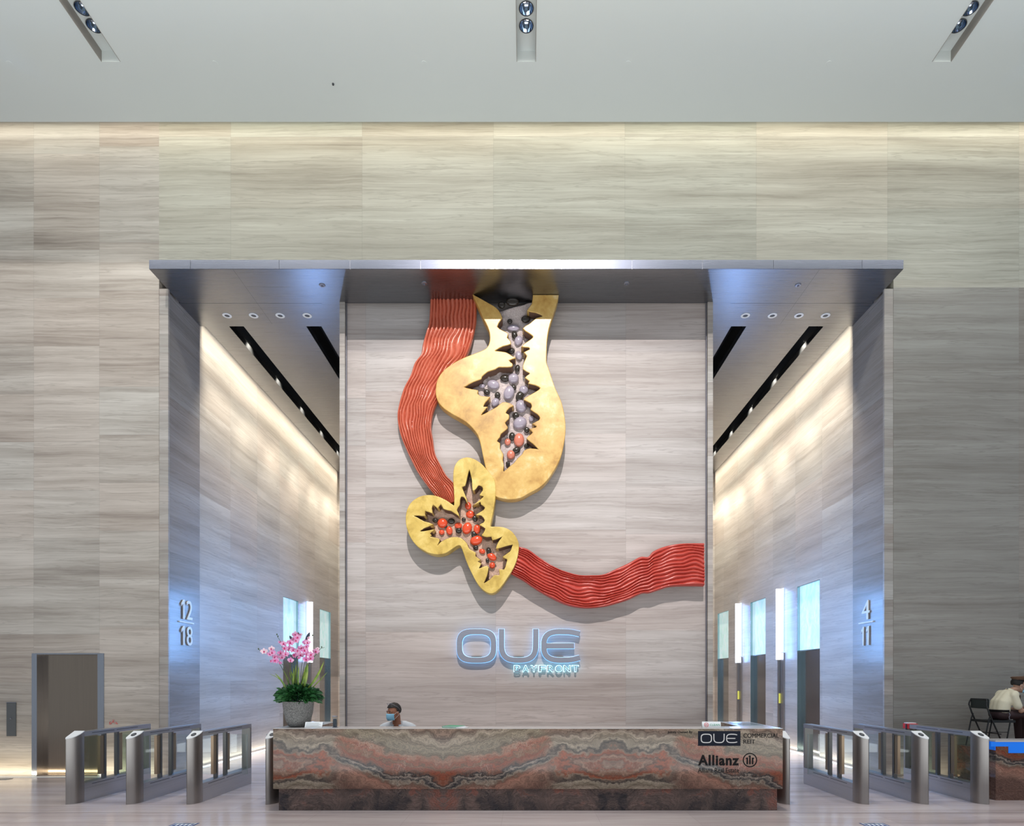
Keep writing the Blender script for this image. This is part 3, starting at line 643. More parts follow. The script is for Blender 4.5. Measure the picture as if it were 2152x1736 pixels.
HOLE_S = [(802,212),(820,270),(835,340),(840,430),(870,410),(895,378),(940,400),(943,440),(915,480),(950,490),(940,515),(885,560),(920,545),(925,575),(965,605),(950,640),(885,680),(925,685),(965,735),(945,770),(915,785),(970,820),(950,870),(935,890),(980,905),(1030,900),(1040,935),(1100,915),(1150,897),(1110,950),(1080,1020),(1160,1000),(1245,980),(1240,1010),(1220,1060),(1150,1110),(1190,1130),(1185,1170),(1160,1245),(1110,1240),(1115,1300),(1060,1300),(1020,1340),(950,1385),(945,1370),(975,1300),(990,1220),(960,1210),(885,1240),(915,1180),(870,1160),(905,1140),(855,1105),(860,1070),(800,1035),(780,1000),(770,975),(730,935),(700,920),(640,915),(570,935),(510,970),(480,1005),(475,985),(495,945),(480,925),(400,910),(410,890),(395,870),(430,840),(350,855),(290,855),(340,815),(420,780),(340,755),(270,715),(220,690),(290,685),(350,690),(345,635),(420,660),(415,620),(435,572),(480,610),(515,560),(545,620),(620,640),(690,685),(670,640),(680,610),(700,580),(700,540),(715,495),(750,500),(770,530),(760,500),(735,440),(720,395),(755,385),(775,300)]
def smooth2(P, n=5, closed=True): return [(q.x, q.y) for q in catmull([(x, y, 0) for x, y in P], n, closed)]
def plate(name, outline, holes, Y, thick, mat, parent, bevel=0.012, inner=None, back=0.0):
    me = curve_mesh([outline]+holes, thick, bevel, FRONT(Y+thick/2), 2)
    return link_mesh(name, me, mat, parent)
def bed(name, poly, Y, mat, parent, seed):
    """rough flesh surface filling the opening, humped towards its middle"""
    me = curve_mesh([poly], 0.0, 0, None); bm = bmesh.new(); bm.from_mesh(me)
    bmesh.ops.remove_doubles(bm, verts=bm.verts, dist=1e-4)
    bmesh.ops.dissolve_limit(bm, angle_limit=0.01, verts=bm.verts, edges=bm.edges)
    bmesh.ops.triangulate(bm, faces=bm.faces)
    for _ in range(3):
        bmesh.ops.subdivide_edges(bm, edges=[e for e in bm.edges if e.calc_length() > 0.06], cuts=1); bmesh.ops.triangulate(bm, faces=bm.faces)
    for v in bm.verts:
        x, z = v.co.x, v.co.y
        h = noise.noise(Vector((x*4, z*4, seed)))*0.03+noise.noise(Vector((x*16, z*16, seed)))*0.022
        e = 0 if not v.is_boundary else -0.03
        v.co = (x, Y-h-e, z)
    bmesh.ops.recalc_face_normals(bm, faces=bm.faces)
    me2 = bpy.data.meshes.new('bed'); bm.to_mesh(me2); bm.free()
    return link_mesh(name, me2, mat, parent, smooth=True)
def lining(poly, ya, yb, parent, closed):
    """wall of the carved opening, its shade put into the dark brown colour"""
    mb = MB(); n = len(poly); cx = sum(p[0] for p in poly)/n; cz = sum(p[1] for p in poly)/n
    area = sum(poly[i][0]*poly[(i+1) % n][1]-poly[(i+1) % n][0]*poly[i][1] for i in range(n)); sg_ = 1 if area > 0 else -1
    ins = []
    for i in range(n):
        p0, p1 = Vector(poly[i-1]), Vector(poly[(i+1) % n]); d_ = (p1-p0).normalized() if (p1-p0).length > 1e-9 else Vector((1, 0))
        ins.append(Vector(poly[i])+Vector((-d_.y, d_.x))*0.0145*sg_)
    A = [mb.bm.verts.new((p.x, ya, p.y)) for p in ins]; B_ = [mb.bm.verts.new((p.x, yb, p.y)) for p in ins]
    for i in range(n if closed else n-1): mb._f([A[i], A[(i+1) % n], B_[(i+1) % n], B_[i]])
    mb.build('carved_edge', RECESS_SHADE, parent)
def seeds(lst, ox, oy, s, Y, mat, parent, name='seed', **k):
    for q in lst:
        x, y, rx, ry = q[:4]; ang = q[4] if len(q) > 4 else 0
        X, Z = zl([(x, y)], ox, oy, s, Y)[0]; sc = Y/F/s
        from mathutils import Euler
        MB().ell((X, Y, Z), (rx*sc, min(rx, ry)*sc*0.62, ry*sc), Euler((0, math.radians(ang), 0)), 20, 12).build(name, mat, parent, True, **k)
# large piece
YB = 11.63
big = thing('wall_sculpture', 'large golden fruit-like sculpture panel with grey seeds hanging from the canopy', 'sculpture', at(1085, 900, 11.8))
body = smooth2(BIG_L[1:]+BIG_R, 5, False)
hole = smooth2(HOLE_B, 2, False)
outl = zl(body+hole, 780, 600, 4.341, YB)
plate('rind', outl, [], YB, 0.22, GOLD, big)
lining(zl(hole, 780, 600, 4.341, YB), YB+.014, YB+.215, big, False)
bed('flesh', zl(hole, 780, 600, 4.341*YB/11.745*1.0 if False else 4.341, YB), YB+0.195, FL1, big, 1.0)
Yk = YB+0.155
seeds([(1297,388,57,30),(1345,505,38,46,20),(1347,640,30,42,-15),(1298,847,50,45),(1115,905,57,42,15),(1010,918,28,20),(1257,980,48,66,20),(1392,952,42,38),(1132,1068,34,42,30),(1368,1102,50,58,-15),(1357,1255,66,54,-30),(1463,1215,24,28)], 780, 600, 4.341, Yk, SL, big)
seeds([(1245,1428,28,32),(1349,1410,48,62),(1275,1545,38,42)], 780, 600, 4.341, Yk, SP, big, label='coral pink seed')
seeds([(1265,328,24,22),(1410,308,42,32),(1308,452,27,38,-15),(1278,598,34,27,-20),(1334,757,23,35,10),(1220,847,44,32),(1300,930,26,27),(1055,972,31,24,20),(1153,1001,27,30),(1355,1010,34,48,25),(1320,1188,30,33,-20),(1420,1318,26,26),(1286,1378,30,38),(1418,1462,25,20),(1325,1503,37,28,-20),(1248,1628,19,26),(1190,180,34,30),(1290,150,60,38)], 780, 600, 4.341, Yk, SD, big, label='dark brown seed')
# small piece
YS = 11.60
sm = thing('wall_sculpture', 'smaller three-lobed ochre sculpture panel with red and black seeds', 'sculpture', at(975, 1110, 11.8))
plate('rind', zl(smooth2(SMALL, 5), 820, 940, 4.823, YS), [zl(smooth2(HOLE_S, 2), 820, 940, 4.823, YS)], YS, 0.26, OCHRE, sm)
lining(zl(smooth2(HOLE_S, 2), 820, 940, 4.823, YS), YS+.014, YS+.255, sm, True)
bed('flesh', zl(smooth2(HOLE_S, 2), 820, 940, 4.823, YS), YS+0.235, FL2, sm, 4.0)
Yk = YS+0.195
seeds([(790,595,32,38),(812,680,45,38),(530,770,52,50,-20),(690,795,38,32),(780,822,48,62,20),(880,830,35,48),(600,845,32,45,-10),(522,862,28,26),(872,945,65,48,-20),(932,1055,32,26,15),(1030,1110,52,34,35),(1035,1198,30,32)], 820, 940, 4.823, Yk, SR, sm)
seeds([(855,600,20,23),(745,733,22,22),(858,722,26,35,-20),(457,740,28,25),(620,750,36,30),(560,805,20,16,30),(695,845,33,30),(850,885,29,36,-20),(867,1018,27,24),(1000,1055,27,40,-15),(985,1150,17,25,-20)], 820, 940, 4.823, Yk, SD, sm, label='dark brown seed')
# standoff mounts behind the panels
for par, pts in ((big, ((1000, 830), (1140, 900), (1090, 1010))), (sm, ((990, 1010), (905, 1110), (1040, 1190)))):
    for u, v in pts:
        p = at(u, v, 11.9); MB().lathe([(0.03, 11.83), (0.03, 11.965)], (p.x, 0, p.z), 12, axis='Y').build('mount', M['steel_dark'], par)
def ribbon_mat(name, a, b):
    t = NT(name); p = t.pos(); n = t.noise(t.xyz(p[0], p[1], p[2]), 3.0, 4)
    return t.set(color=t.mix(n, a, b), rough=0.23, spec=0.6)
RED1 = ribbon_mat('orange red paint', (0.50, 0.10, 0.055), (0.60, 0.16, 0.09)); RED2 = ribbon_mat('crimson paint', (0.42, 0.035, 0.025), (0.54, 0.075, 0.05))
def ribbon(Lp, Rp, Yb, th_, N, seed, nt=260, ns=None):
    ns = ns or N*9
    L = catmull([(x, y, 0) for x, y in Lp], 12); R = catmull([(x, y, 0) for x, y in Rp], 12)
    def res(P, n):
        d = [0]
        for a, b in zip(P, P[1:]): d.append(d[-1]+(b-a).length)
        out = []; j = 0
        for i in range(n+1):
            t_ = d[-1]*i/n
            while j < len(d)-2 and d[j+1] < t_: j += 1
            out.append(P[j].lerp(P[j+1], (t_-d[j])/max(d[j+1]-d[j], 1e-9)))
        return out
    L, R = res(L, nt), res(R, nt); bm = bmesh.new(); rows = []
    for i in range(nt+1):
        t_ = i/nt; row = []
        for k in range(ns+1):
            s_ = k/ns
            wob = 0.9*noise.noise(Vector((t_*6, s_*1.8, seed)))+0.5*noise.noise(Vector((t_*14, s_*2.6, seed+5)))
            env = min(1, 6*s_)*min(1, 6*(1-s_))
            r = s_*N+wob*env*1.5
            ridge = abs(math.sin(PI*r))**0.65
            prof = (1-(2*s_-1)**6)**0.5
            amp = 0.6+0.6*noise.noise(Vector((t_*9, s_*4, seed+9)))
            y = Yb-th_*(0.25+0.75*prof)-0.058*ridge*max(0.45, min(1, amp+.3))-0.03*noise.noise(Vector((t_*11, s_*2, seed+2)))
            p = L[i].lerp(R[i], s_)
            row.append(bm.verts.new((p.x, y, p.y)))
        row.insert(0, bm.verts.new((L[i].x, Yb, L[i].y))); row.append(bm.verts.new((R[i].x, Yb, R[i].y)))
        rows.append(row)
    for a, b in zip(rows, rows[1:]):
        for k in range(len(a)-1): bm.faces.new((a[k], a[k+1], b[k+1], b[k]))
        bm.faces.new((a[-1], a[0], b[0], b[-1]))
    for row in (rows[0], rows[-1]): bm.faces.new(row)
    bmesh.ops.recalc_face_normals(bm, faces=bm.faces)
    me = bpy.data.meshes.new('ribbon'); bm.to_mesh(me); bm.free(); return me
LP = [(798,20),(795,100),(788,200),(765,290),(735,390),(718,480),(665,555),(630,660),(572,780),(535,900),(525,1000),(545,1130),(590,1250),(640,1360),(700,1470),(780,1580),(850,1670),(900,1740)]
RP = [(1190,20),(1188,100),(1185,200),(1168,290),(1135,420),(1090,520),(1020,620),(950,720),(895,820),(850,900),(820,990),(810,1090),(825,1190),(842,1300),(890,1400),(940,1490),(1010,1570),(1030,1700)]
sc1 = thing('wall_sculpture', 'orange red grooved ribbon sculpture descending from the canopy behind the golden panel', 'sculpture', at(900, 850, 11.85))
link_mesh('ribbon', ribbon(zl(LP, 700, 620, 3.946, 11.74), zl(RP, 700, 620, 3.946, 11.74), 11.86, 0.05, 13, 3.0), RED1, sc1, smooth=True)
for u, v in ((905, 800), (880, 900)):
    p = at(u, v, 11.9); MB().lathe([(0.03, 11.84), (0.03, 11.965)], (p.x, 0, p.z), 12, axis='Y').build('mount', M['steel_dark'], sc1)
TP = [(100,215),(150,228),(250,260),(380,350),(520,440),(650,490),(780,522),(900,525),(1020,515),(1150,460),(1280,400),(1400,335),(1485,332),(1545,272),(1680,220),(1850,195),(2060,190)]
BP = [(60,510),(120,545),(200,590),(270,640),(380,710),(520,785),(650,840),(780,865),(900,868),(1050,850),(1180,815),(1300,775),(1420,718),(1500,712),(1600,680),(1700,650),(1850,640),(2060,642)]
sc2 = thing('wall_sculpture', 'crimson grooved ribbon sculpture curving from the ochre panel to the right wall edge', 'sculpture', at(1290, 1230, 11.8))
link_mesh('ribbon', ribbon(zl(TP, 1060, 1100, 4.891, 11.64), zl(BP, 1060, 1100, 4.891, 11.64), 11.76, 0.06, 12, 11.0), RED2, sc2, smooth=True)
for u, v in ((1180, 1220), (1300, 1240), (1430, 1190)):
    p = at(u, v, 11.9); MB().lathe([(0.03, 11.75), (0.03, 11.965)], (p.x, 0, p.z), 12, axis='Y').build('mount', M['steel_dark'], sc2)

# ------------------------------------------------------------------ reception desk
DT = 1.092
dk = thing('reception_desk', 'long reception desk clad in veined brown and rust marble', 'desk', (0.02, 8.9, 0))
MB().box(-3.342, 3.386, 8.45, 8.80, 0.292, DT-.006).box(-3.342, -2.9, 8.80, 9.75, 0.292, DT-.006).box(2.94, 3.386, 8.80, 9.75, 0.292, DT-.006).build('body', M['marble'], dk, bevel=0)
MB().box(-3.286, 3.33, 8.50, 8.75, 0, 0.292).box(-3.286, -3.0, 8.75, 9.65, 0, 0.292).box(3.04, 3.33, 8.75, 9.65, 0, 0.292).build('plinth', M['marble_dark'], dk)
MB().box(-3.342, 3.386, 8.45, 8.80, DT-.006, DT).box(-3.342, -2.9, 8.80, 9.75, DT-.006, DT).box(2.94, 3.386, 8.80, 9.75, DT-.006, DT).build('counter_top', M['whitestone'], dk)
MB().box(-2.9, 2.94, 8.80, 9.35, 0.71, 0.74).build('work_surface', M['whitestone'], dk)
YD = 8.45
ls = MB().box(at(1467, 0, YD).x, at(1556, 0, YD).x, YD-.004, YD-.0005, at(0, 1567.5, YD).z, at(0, 1536.5, YD).z).build('logo_panel', M['navy'], dk)
kk = [[(x, y) for x, y in P] for P in sum([oue_polys(-13)[i] for i in range(3)], [])]
def l2d(P):
    s_ = (1550-1472)/1645.0; return [((1472+(x-258)*s_-U0)/F*YD, EYE+(V0-1541.5+((y+205)*s_*0.98))/F*YD) for x, y in P]
G2 = oue_polys(-12); ms = [curve_mesh([l2d(P) for P in G2[i]], 0.002, 0, FRONT(YD-.005)) for i in range(4)]
link_mesh('logo_lettering', join_meshes(ms), M['silverletter'], ls)
front_text('lettering', 'COMMERCIAL', 1562.5, 1637, 1541.5, 1550.5, YD-.002, M['ink'], dk)
front_text('lettering', 'REIT', 1562.5, 1587, 1554.5, 1563, YD-.002, M['ink'], dk)
front_text('lettering', 'Jointly Owned By', 1403, 1455, 1536, 1542.5, YD-.002, M['ink'], dk, bold=0.01)
front_text('lettering', 'Allianz', 1467, 1553, 1586.5, 1609, YD-.002, M['ink'], dk, bold=0.035, spacing=1.12)
front_text('lettering', 'Allianz Real Estate', 1467, 1553, 1614, 1623.5, YD-.002, M['ink'], dk)
c = at(1576, 1597.5, YD); R_ = 15.0/F*YD
circ = lambda r, cx=c.x, cz=c.z, n=48: [(cx+r*math.cos(2*PI*i/n), cz+r*math.sin(2*PI*i/n)) for i in range(n)]
ms = [curve_mesh([circ(R_), circ(R_*0.86)], 0.003, 0, FRONT(YD-.002))]
pxm = YD/F
for dx_, z0, z1, hook in ((-5.6, -8.5, 5.2, 1), (0, -8.5, 9.5, 1), (5.6, -8.5, 5.2, -1)):
    P = [(dx_-1.6, z0), (dx_+1.6, z0), (dx_+1.6, z1), (dx_-1.6, z1)]
    if hook == 1: P += [(dx_-3.4, z1-1.2), (dx_-3.4, z1-2.6), (dx_-1.6, z1-2.0)]
    else: P = [(dx_-1.6, z0), (dx_+1.6, z0), (dx_+1.6, z1-3), (dx_+3.2, z1-2.2), (dx_+3.2, z1-0.8), (dx_+1.6, z1), (dx_-1.6, z1)]
    ms.append(curve_mesh([[(c.x+x*pxm, c.z+z*pxm) for x, z in P]], 0.003, 0, FRONT(YD-.002)))
link_mesh('emblem', join_meshes(ms), M['ink'], dk)

# ------------------------------------------------------------------ turnstile gates
def gate(xo, m, lab, reader=True, infill=False, wings=(1, 1), red=False):
    """xo: X of outer front corner; m=+1 rounds towards +X"""
    Y0 = 8.88; Wd = 0.14; L_ = 1.81
    g = thing('turnstile_gate', lab, 'turnstile', (xo+m*Wd/2, Y0+L_/2, 0), 'speed gates %s of the desk' % ('left' if m > 0 else 'right'))
    X = lambda x: xo+m*x
    plan = [(0.0, 0.03), (0.0, 0.20), (Wd, 0.20), (Wd, 0.185)]
    for i in range(1, 25):
        a = PI/2*i/24; plan.append((max(0.022, Wd*math.cos(a)), 0.185*(1-math.sin(a)**0.9)) if i < 24 else (0.012, 0.006))
    pts = [(X(x), Y0+y) for x, y in plan]
    if m < 0: pts = pts[::-1]
    top = lambda x, y: 0.905+(y-Y0)*0.45
    MB().prism(pts, 0.0, 0, top).build('post', M['steel'], g, True)
    cx_ = sum(p[0] for p in pts)/len(pts); cy_ = sum(p[1] for p in pts)/len(pts)
    big_ = [(cx_+(x-cx_)*1.02, cy_+(y-cy_)*1.02) for x, y in pts]
    mb = MB(); n = len(big_)
    a = [mb.bm.verts.new((x, y, top(x, y)+.001)) for x, y in big_]; b = [mb.bm.verts.new((x, y, top(x, y)+.012)) for x, y in big_]
    mb._f(a[::-1]); mb._f(b)
    for i in range(n): mb._f([a[i], a[(i+1) % n], b[(i+1) % n], b[i]])
    cap = mb.build('reader_cap', M['white'], g)
    if reader:
        mr = MB(); cxr, cyr = X(0.062), Y0+0.10
        ring = [(cxr+0.033*math.cos(2*PI*i/24), cyr+0.040*math.sin(2*PI*i/24)) for i in range(24)]
        a = [mr.bm.verts.new((x, y, top(x, y)+.0125)) for x, y in ring]; b = [mr.bm.verts.new((x, y, top(x, y)+.016)) for x, y in ring]
        mr._f(a[::-1]); mr._f(b)
        for i in range(24): mr._f([a[i], a[(i+1) % 24], b[(i+1) % 24], b[i]])
        rd = mr.build('card_reader', M['dark'], cap)
        mr = MB()
        for q in (-.012, 0, .012): mr.box(cxr+q-.003, cxr+q+.003, cyr-.012, cyr+.012, top(0, cyr)+.0155, top(0, cyr)+.0175)
        mr.build('reader_symbol', M['numeral'], rd)
    ya, yb = Y0+0.20, Y0+L_
    MB().box(X(0), X(Wd), ya, yb, 0.0, 0.265).build('base_beam', M['steel_h'], g, bevel=0.002)
    MB().box(X(0), X(Wd), ya, yb, 0.93, 0.995).build('top_rail', M['steel_h'], g, bevel=0.002)
    sl = MB()
    for zc in (0.968, 0.235):
        for y0, y1 in ((Y0+.36, Y0+.86), (Y0+.92, Y0+1.45)):
            sl.box(X(Wd), X(Wd+.0015), y0, y1, zc-.004, zc+.004); sl.box(X(0), X(-.0015), y0, y1, zc-.004, zc+.004)
    sl.box(X(Wd), X(Wd+.001), ya, yb-.03, 0.188, 0.190)
    sl.build('groove', M['dark'], g)
    MB().box(X(0.0), X(Wd), yb-.05, yb, 0.265, 0.93).build('rear_post', M['steel'], g, bevel=0.002)
    for y0 in (0.70, 1.0):
        MB().box(X(.045), X(.095), Y0+y0, Y0+y0+.05, 0.265, 0.93).build('glass_holder', M['steel_dark'], g)
        MB().box(X(.05), X(.09), Y0+y0+(.055 if y0 > .9 else -.085), Y0+y0+(.135 if y0 > .9 else -.005), 0.33, 0.90).build('motor_cover', M['bronze'], g)
    if infill: 
        MB().box(X(.055), X(.063), ya+.005, Y0+.64, 0.27, 0.91).build('side_glass', M['glass_tint'], g)
        MB().box(X(.055), X(.063), Y0+1.12, yb-.055, 0.27, 0.91).build('side_glass', M['glass_tint'], g)
    for side, on in ((1, wings[0]), (-1, wings[1])):
        if on:
            x0, x1 = (X(Wd), X(Wd)+.33) if (side > 0 and m > 0) else ((X(0)-.33, X(0)) if side < 0 and m > 0 else ((X(0), X(0)+.33) if side > 0 else (X(Wd)-.33, X(Wd))))
            Yw = Y0+0.885
            MB().box(x0, x1, Yw, Yw+.010, 0.29, 0.90).build('glass_wing', M['glass'], g)
            e = MB(); xe = x1 if side > 0 else x0
            e.box(xe-.003, xe+.003, Yw-.002, Yw+.012, 0.29, 0.90).build('wing_edge', plain('glass edge', (0.30, 0.36, 0.36), 0.2), g)
    if red:
        MB().box(X(-.006), X(Wd+.006), yb-.16, yb+.006, 0.922, 1.002).build('red_tape', M['red'], g)
        MB().box(X(0), X(Wd), yb-.12, yb-.02, 1.003, 1.02).build('tape_roll', M['white'], g)
        for q in (-.008, Wd+.008): MB().box(X(q)-.008, X(q)+.008, yb-.11, yb-.08, .90, .995).build('clip', M['dark'], g)
    return g
for i, xo in enumerate((-6.41, -5.57, -4.73, -3.63)):
    gate(xo, 1, ['leftmost steel speed gate, blank white cap, beside the bronze door', 'second steel speed gate from the left, with card reader', 'third steel speed gate from the left, nearest the marble desk but fully visible', 'steel speed gate mostly hidden behind the left end of the marble desk'][i], reader=i > 0, infill=(i == 0), wings=((1, 0), (1, 1), (1, 1), (0, 1))[i])
for i, xo in enumerate((3.67, 4.77, 5.60, 6.44)):
    gate(xo, -1, ['steel speed gate with blank cap half hidden behind the right end of the desk', 'first fully visible steel speed gate right of the desk', 'middle steel speed gate in the right hand row', 'rightmost steel speed gate, with red tape on its far end'][i], reader=i > 0, infill=(i == 3), wings=((1, 0), (1, 1), (1, 1), (0, 1))[i], red=i == 3)
# low bollard light seen through the right gates
bo = thing('bollard', 'slim bronze cylinder on a bright disc base seen through the right gates', 'bollard', (6.75, 11.2, 0))
MB().lathe([(0.06, 0.035), (0.06, 0.95), (0.055, 0.97)], (6.75, 11.2, 0), 20).build('cylinder', M['bronze'], bo, True)
MB().lathe([(0.10, 0), (0.10, 0.02), (0.07, 0.035)], (6.75, 11.2, 0), 24).build('base_disc', M['fascia'], bo)
# floor stickers
blue_ink = plain('dark blue vinyl', (0.02, 0.05, 0.17), 0.4); grey_v = plain('grey vinyl', (0.33, 0.36, 0.38), 0.4)
for X0, lab in ((-4.24, 'blue and white square floor sticker at the bottom edge, left of the desk'), (4.02, 'blue and white square floor sticker at the bottom edge, right of the desk')):
    st = thing('floor_sticker', lab, 'sticker', (X0+.145, 7.6, 0), 'distancing stickers on the floor')
    MB().box(X0, X0+.29, 7.45, 7.74, 0, 0.002).build('sheet', grey_v, st)
    q = MB().box(X0, X0+.02, 7.45, 7.74, .002, .003).box(X0+.27, X0+.29, 7.45, 7.74, .002, .003).box(X0+.10, X0+.19, 7.72, 7.735, .002, .003).box(X0+.02, X0+.27, 7.56, 7.69, .002, .003)
    q.build('blue_print', blue_ink, st)
    q = MB()
    for a_ in (.06, .11, .16, .21): q.box(X0+a_, X0+a_+.025, 7.60, 7.67, .003, .004)
    q.box(X0+.022, X0+.03, 7.48, 7.72, .003, .004).box(X0+.26, X0+.268, 7.48, 7.72, .003, .004).build('white_print', M['paper'], st)

# ------------------------------------------------------------------ items on the desk
PX, PY = (627-U0)/F*8.78, 8.78
po = thing('potted_orchid', 'rough grey stone pot of pink moth orchids on the left end of the desk', 'potted plant', (PX, PY, DT))
t = NT('rough grey stone'); p = t.pos(); v_ = t.xyz(p[0], p[1], p[2]); n = t.noise(v_, 85, 6, 0.75); t.bump(n, 1.0, 0.012)
M['pot'] = t.set(color=t.ramp(n, [(0.35, (0.07, 0.07, 0.068)), (0.5, (0.21, 0.205, 0.195)), (0.65, (0.40, 0.39, 0.37))]), rough=0.9)
mb = MB().lathe([(0.10, 0), (0.135, 0.012), (0.165, 0.09), (0.19, 0.19), (0.203, 0.30), (0.205, 0.345), (0.19, 0.345), (0.185, 0.30)], (PX, PY, DT), 40, capt=False)
for v in mb.bm.verts: v.co += Vector((1, 1, 0))*0.004*noise.noise(v.co*14)
mb.build('pot', M['pot'], po, True)
MB().lathe([(0.001, 0.30), (0.187, 0.30)], (PX, PY, DT), 32, capb=False, capt=False).build('soil', plain('dark soil', (0.03, 0.02, 0.015), 0.9), po)
def leafmat(name, a, b, rough=0.4):
    t = NT(name); p = t.pos(); n = t.noise(t.xyz(p[0], p[1], p[2]), 9, 3); return t.set(color=t.ramp(n, [(0.35, a), (0.65, b)]), rough=rough)
LF = leafmat('dark green leaf', (0.008, 0.05, 0.015), (0.035, 0.15, 0.04)); LS = leafmat('yellow green strap leaf', (0.10, 0.20, 0.02), (0.28, 0.36, 0.05)); ST = leafmat('stem green', (0.05, 0.08, 0.03), (0.09, 0.12, 0.04))
def blade(mb, base, tip, w, bend, n=7, fold=0.25):
    base, tip = Vector(base), Vector(tip); d_ = tip-base; side = d_.cross(Vector((0.2, 1, 0.1))).normalized() if abs(d_.normalized().y) < .95 else Vector((1, 0, 0))
    up = side.cross(d_).normalized(); L, Cn, R = [], [], []
    for i in range(n+1):
        t_ = i/n; c_ = base.lerp(tip, t_)+Vector(bend)*math.sin(PI*t_)*1.0; ww = w*math.sin(PI*min(1, t_*0.93+0.07))**0.7
        L.append(mb.bm.verts.new(c_-side*ww+up*ww*fold)); Cn.append(mb.bm.verts.new(c_)); R.append(mb.bm.verts.new(c_+side*ww+up*ww*fold))
    for i in range(n): mb._f([L[i], Cn[i], Cn[i+1], L[i+1]]); mb._f([Cn[i], R[i], R[i+1], Cn[i+1]])
rnd = random.Random(5)
mb = MB()
for i in range(1150):
    a = rnd.uniform(0, 2*PI); e = rnd.uniform(-0.45, 1.3); r = math.sqrt(rnd.uniform(0.03, 1))
    d_ = Vector((math.cos(a)*math.cos(e*1.2), math.sin(a)*math.cos(e*1.2), math.sin(e*1.2)*0.55))
    c_ = Vector((PX, PY, DT+0.405))+Vector((d_.x*0.27*r, d_.y*0.24*r, d_.z*0.24*r))
    l_ = rnd.uniform(0.055, 0.105); o_ = (Vector((d_.x, d_.y, d_.z*0.6+rnd.uniform(-.3, .3)))+Vector((rnd.uniform(-.4, .4), rnd.uniform(-.4, .4), 0))).normalized()
    blade(mb, c_, c_+o_*l_, rnd.uniform(0.013, 0.021), (0, 0, 0.008), 4)
mb.build('foliage', LF, po)
zo = lambda x, y, Y=PY: at(540+x/7.55, 1310+y/7.55, Y)
for bx, by, tx, ty, w, bd in ((430, 980, 320, 790, .014, (.01, 0, .02)), (480, 960, 400, 740, .013, (0, 0, .01)), (560, 950, 545, 700, .016, (.01, 0, 0)), (600, 940, 660, 680, .015, (.01, 0, 0)), (620, 940, 590, 640, .014, (-.01, 0, 0)), (660, 930, 740, 660, .014, (.01, 0, 0)), (700, 930, 800, 640, .013, (.02, 0, 0)), (740, 920, 835, 620, .013, (.01, 0, 0)), (830, 950, 845, 650, .022, (0.005, 0, 0)), (860, 960, 1080, 600, .018, (.02, 0, -.02)), (930, 950, 1110, 765, .007, (0, 0, -.01)), (420, 930, 190, 798, .005, (.01, 0, .04)), (540, 930, 470, 760, .014, (0, 0, 0)), (640, 930, 500, 720, .012, (0, 0, .02)), (700, 930, 690, 700, .014, (0, 0, 0)), (520, 960, 590, 720, .014, (0, 0, 0))):
    mb = MB(); dy = rnd.uniform(-.1, .1); blade(mb, zo(bx*.6+250, by+130)+Vector((0, dy*.5, 0)), zo(tx, ty)+Vector((0, dy, 0)), w, bd, 9); mb.build('strap_leaf', LS, po)
stems = [[(520, 960), (450, 700), (300, 560), (200, 470), (110, 450), (50, 410)], [(500, 940), (400, 700), (330, 600), (290, 600)], [(560, 950), (520, 650), (430, 450), (385, 290), (340, 215)], [(620, 950), (640, 650), (650, 400), (670, 260), (680, 160)], [(640, 950), (560, 600), (500, 420)], [(700, 950), (760, 600), (800, 400), (850, 280), (890, 220)], [(720, 950), (820, 650), (930, 500), (990, 410), (1060, 380)], [(660, 950), (640, 700), (600, 590)], [(690, 950), (700, 650), (740, 400)]]
for k, s_ in enumerate(stems):
    P = catmull([zo(x, y)+Vector((0, (-.09+.022*k)*(i/len(s_)), 0)) for i, (x, y) in enumerate(s_)], 5)
    MB().tube(P, [0.005*(1-0.5*i/len(P)) for i in range(len(P))], 6).build('stem', ST, po, True)
PETAL = NT('pink petal'); p = PETAL.pos(); n = PETAL.noise(PETAL.xyz(p[0], p[1], p[2]), 30, 2); PETAL = PETAL.set(color=PETAL.ramp(n, [(0.35, (0.66, 0.17, 0.42)), (0.65, (0.80, 0.42, 0.60))]), rough=0.5)
PALE = plain('pale petal', (0.85, 0.62, 0.68), 0.5); LIP = plain('magenta lip', (0.55, 0.015, 0.13), 0.4)
def flower(cx, cy, r, pale=False, k=0):
    rr = random.Random(k); c_ = zo(cx, cy)+Vector((0, rr.uniform(-.17, -.02), 0)); mb = MB(); tl = rr.uniform(-.4, .4)
    nv = Vector((rr.uniform(-.45, .45), -1, rr.uniform(-.25, .35))).normalized(); ux = nv.cross(Vector((0, 0, 1))).normalized()*-1; uz = nv.cross(ux)*-1
    if uz.z < 0: uz = -uz
    ct = [mb.bm.verts.new(c_+nv*(-.004+.001*j)) for j in range(5)]
    for j, (a, L_, w) in enumerate(((90, 1.0, .62), (10, 1.08, .92), (170, 1.08, .92), (-52, .92, .55), (-128, .92, .55))):
        a = math.radians(a)+tl*.3; d_ = ux*math.cos(a)+uz*math.sin(a); s_ = -ux*math.sin(a)+uz*math.cos(a)
        ring = []
        for q in range(9):
            th2 = -PI*0.92+2*PI*0.92*q/8; rad = 1
            ring.append(mb.bm.verts.new(c_+d_*r*L_*(0.52-0.48*math.cos(th2+PI)*-1*-1)+s_*r*w*0.55*math.sin(th2)+nv*(0.004 if j in (1, 2) else 0)-nv*.005*math.cos(th2)))
        m_ = mb.bm.verts.new(c_+d_*r*L_*0.5+nv*0.007)
        for q in range(8): mb._f([m_, ring[q], ring[q+1]])
        mb._f([m_, ring[8], ring[0]])
    mb.mi = 1; mb.ell(c_+nv*0.012-uz*r*.12, (r*.24, r*.22, r*.30), None, 8, 6); mb.mi = 0
    mb.build('flower', [PALE if pale else PETAL, LIP], po, True)
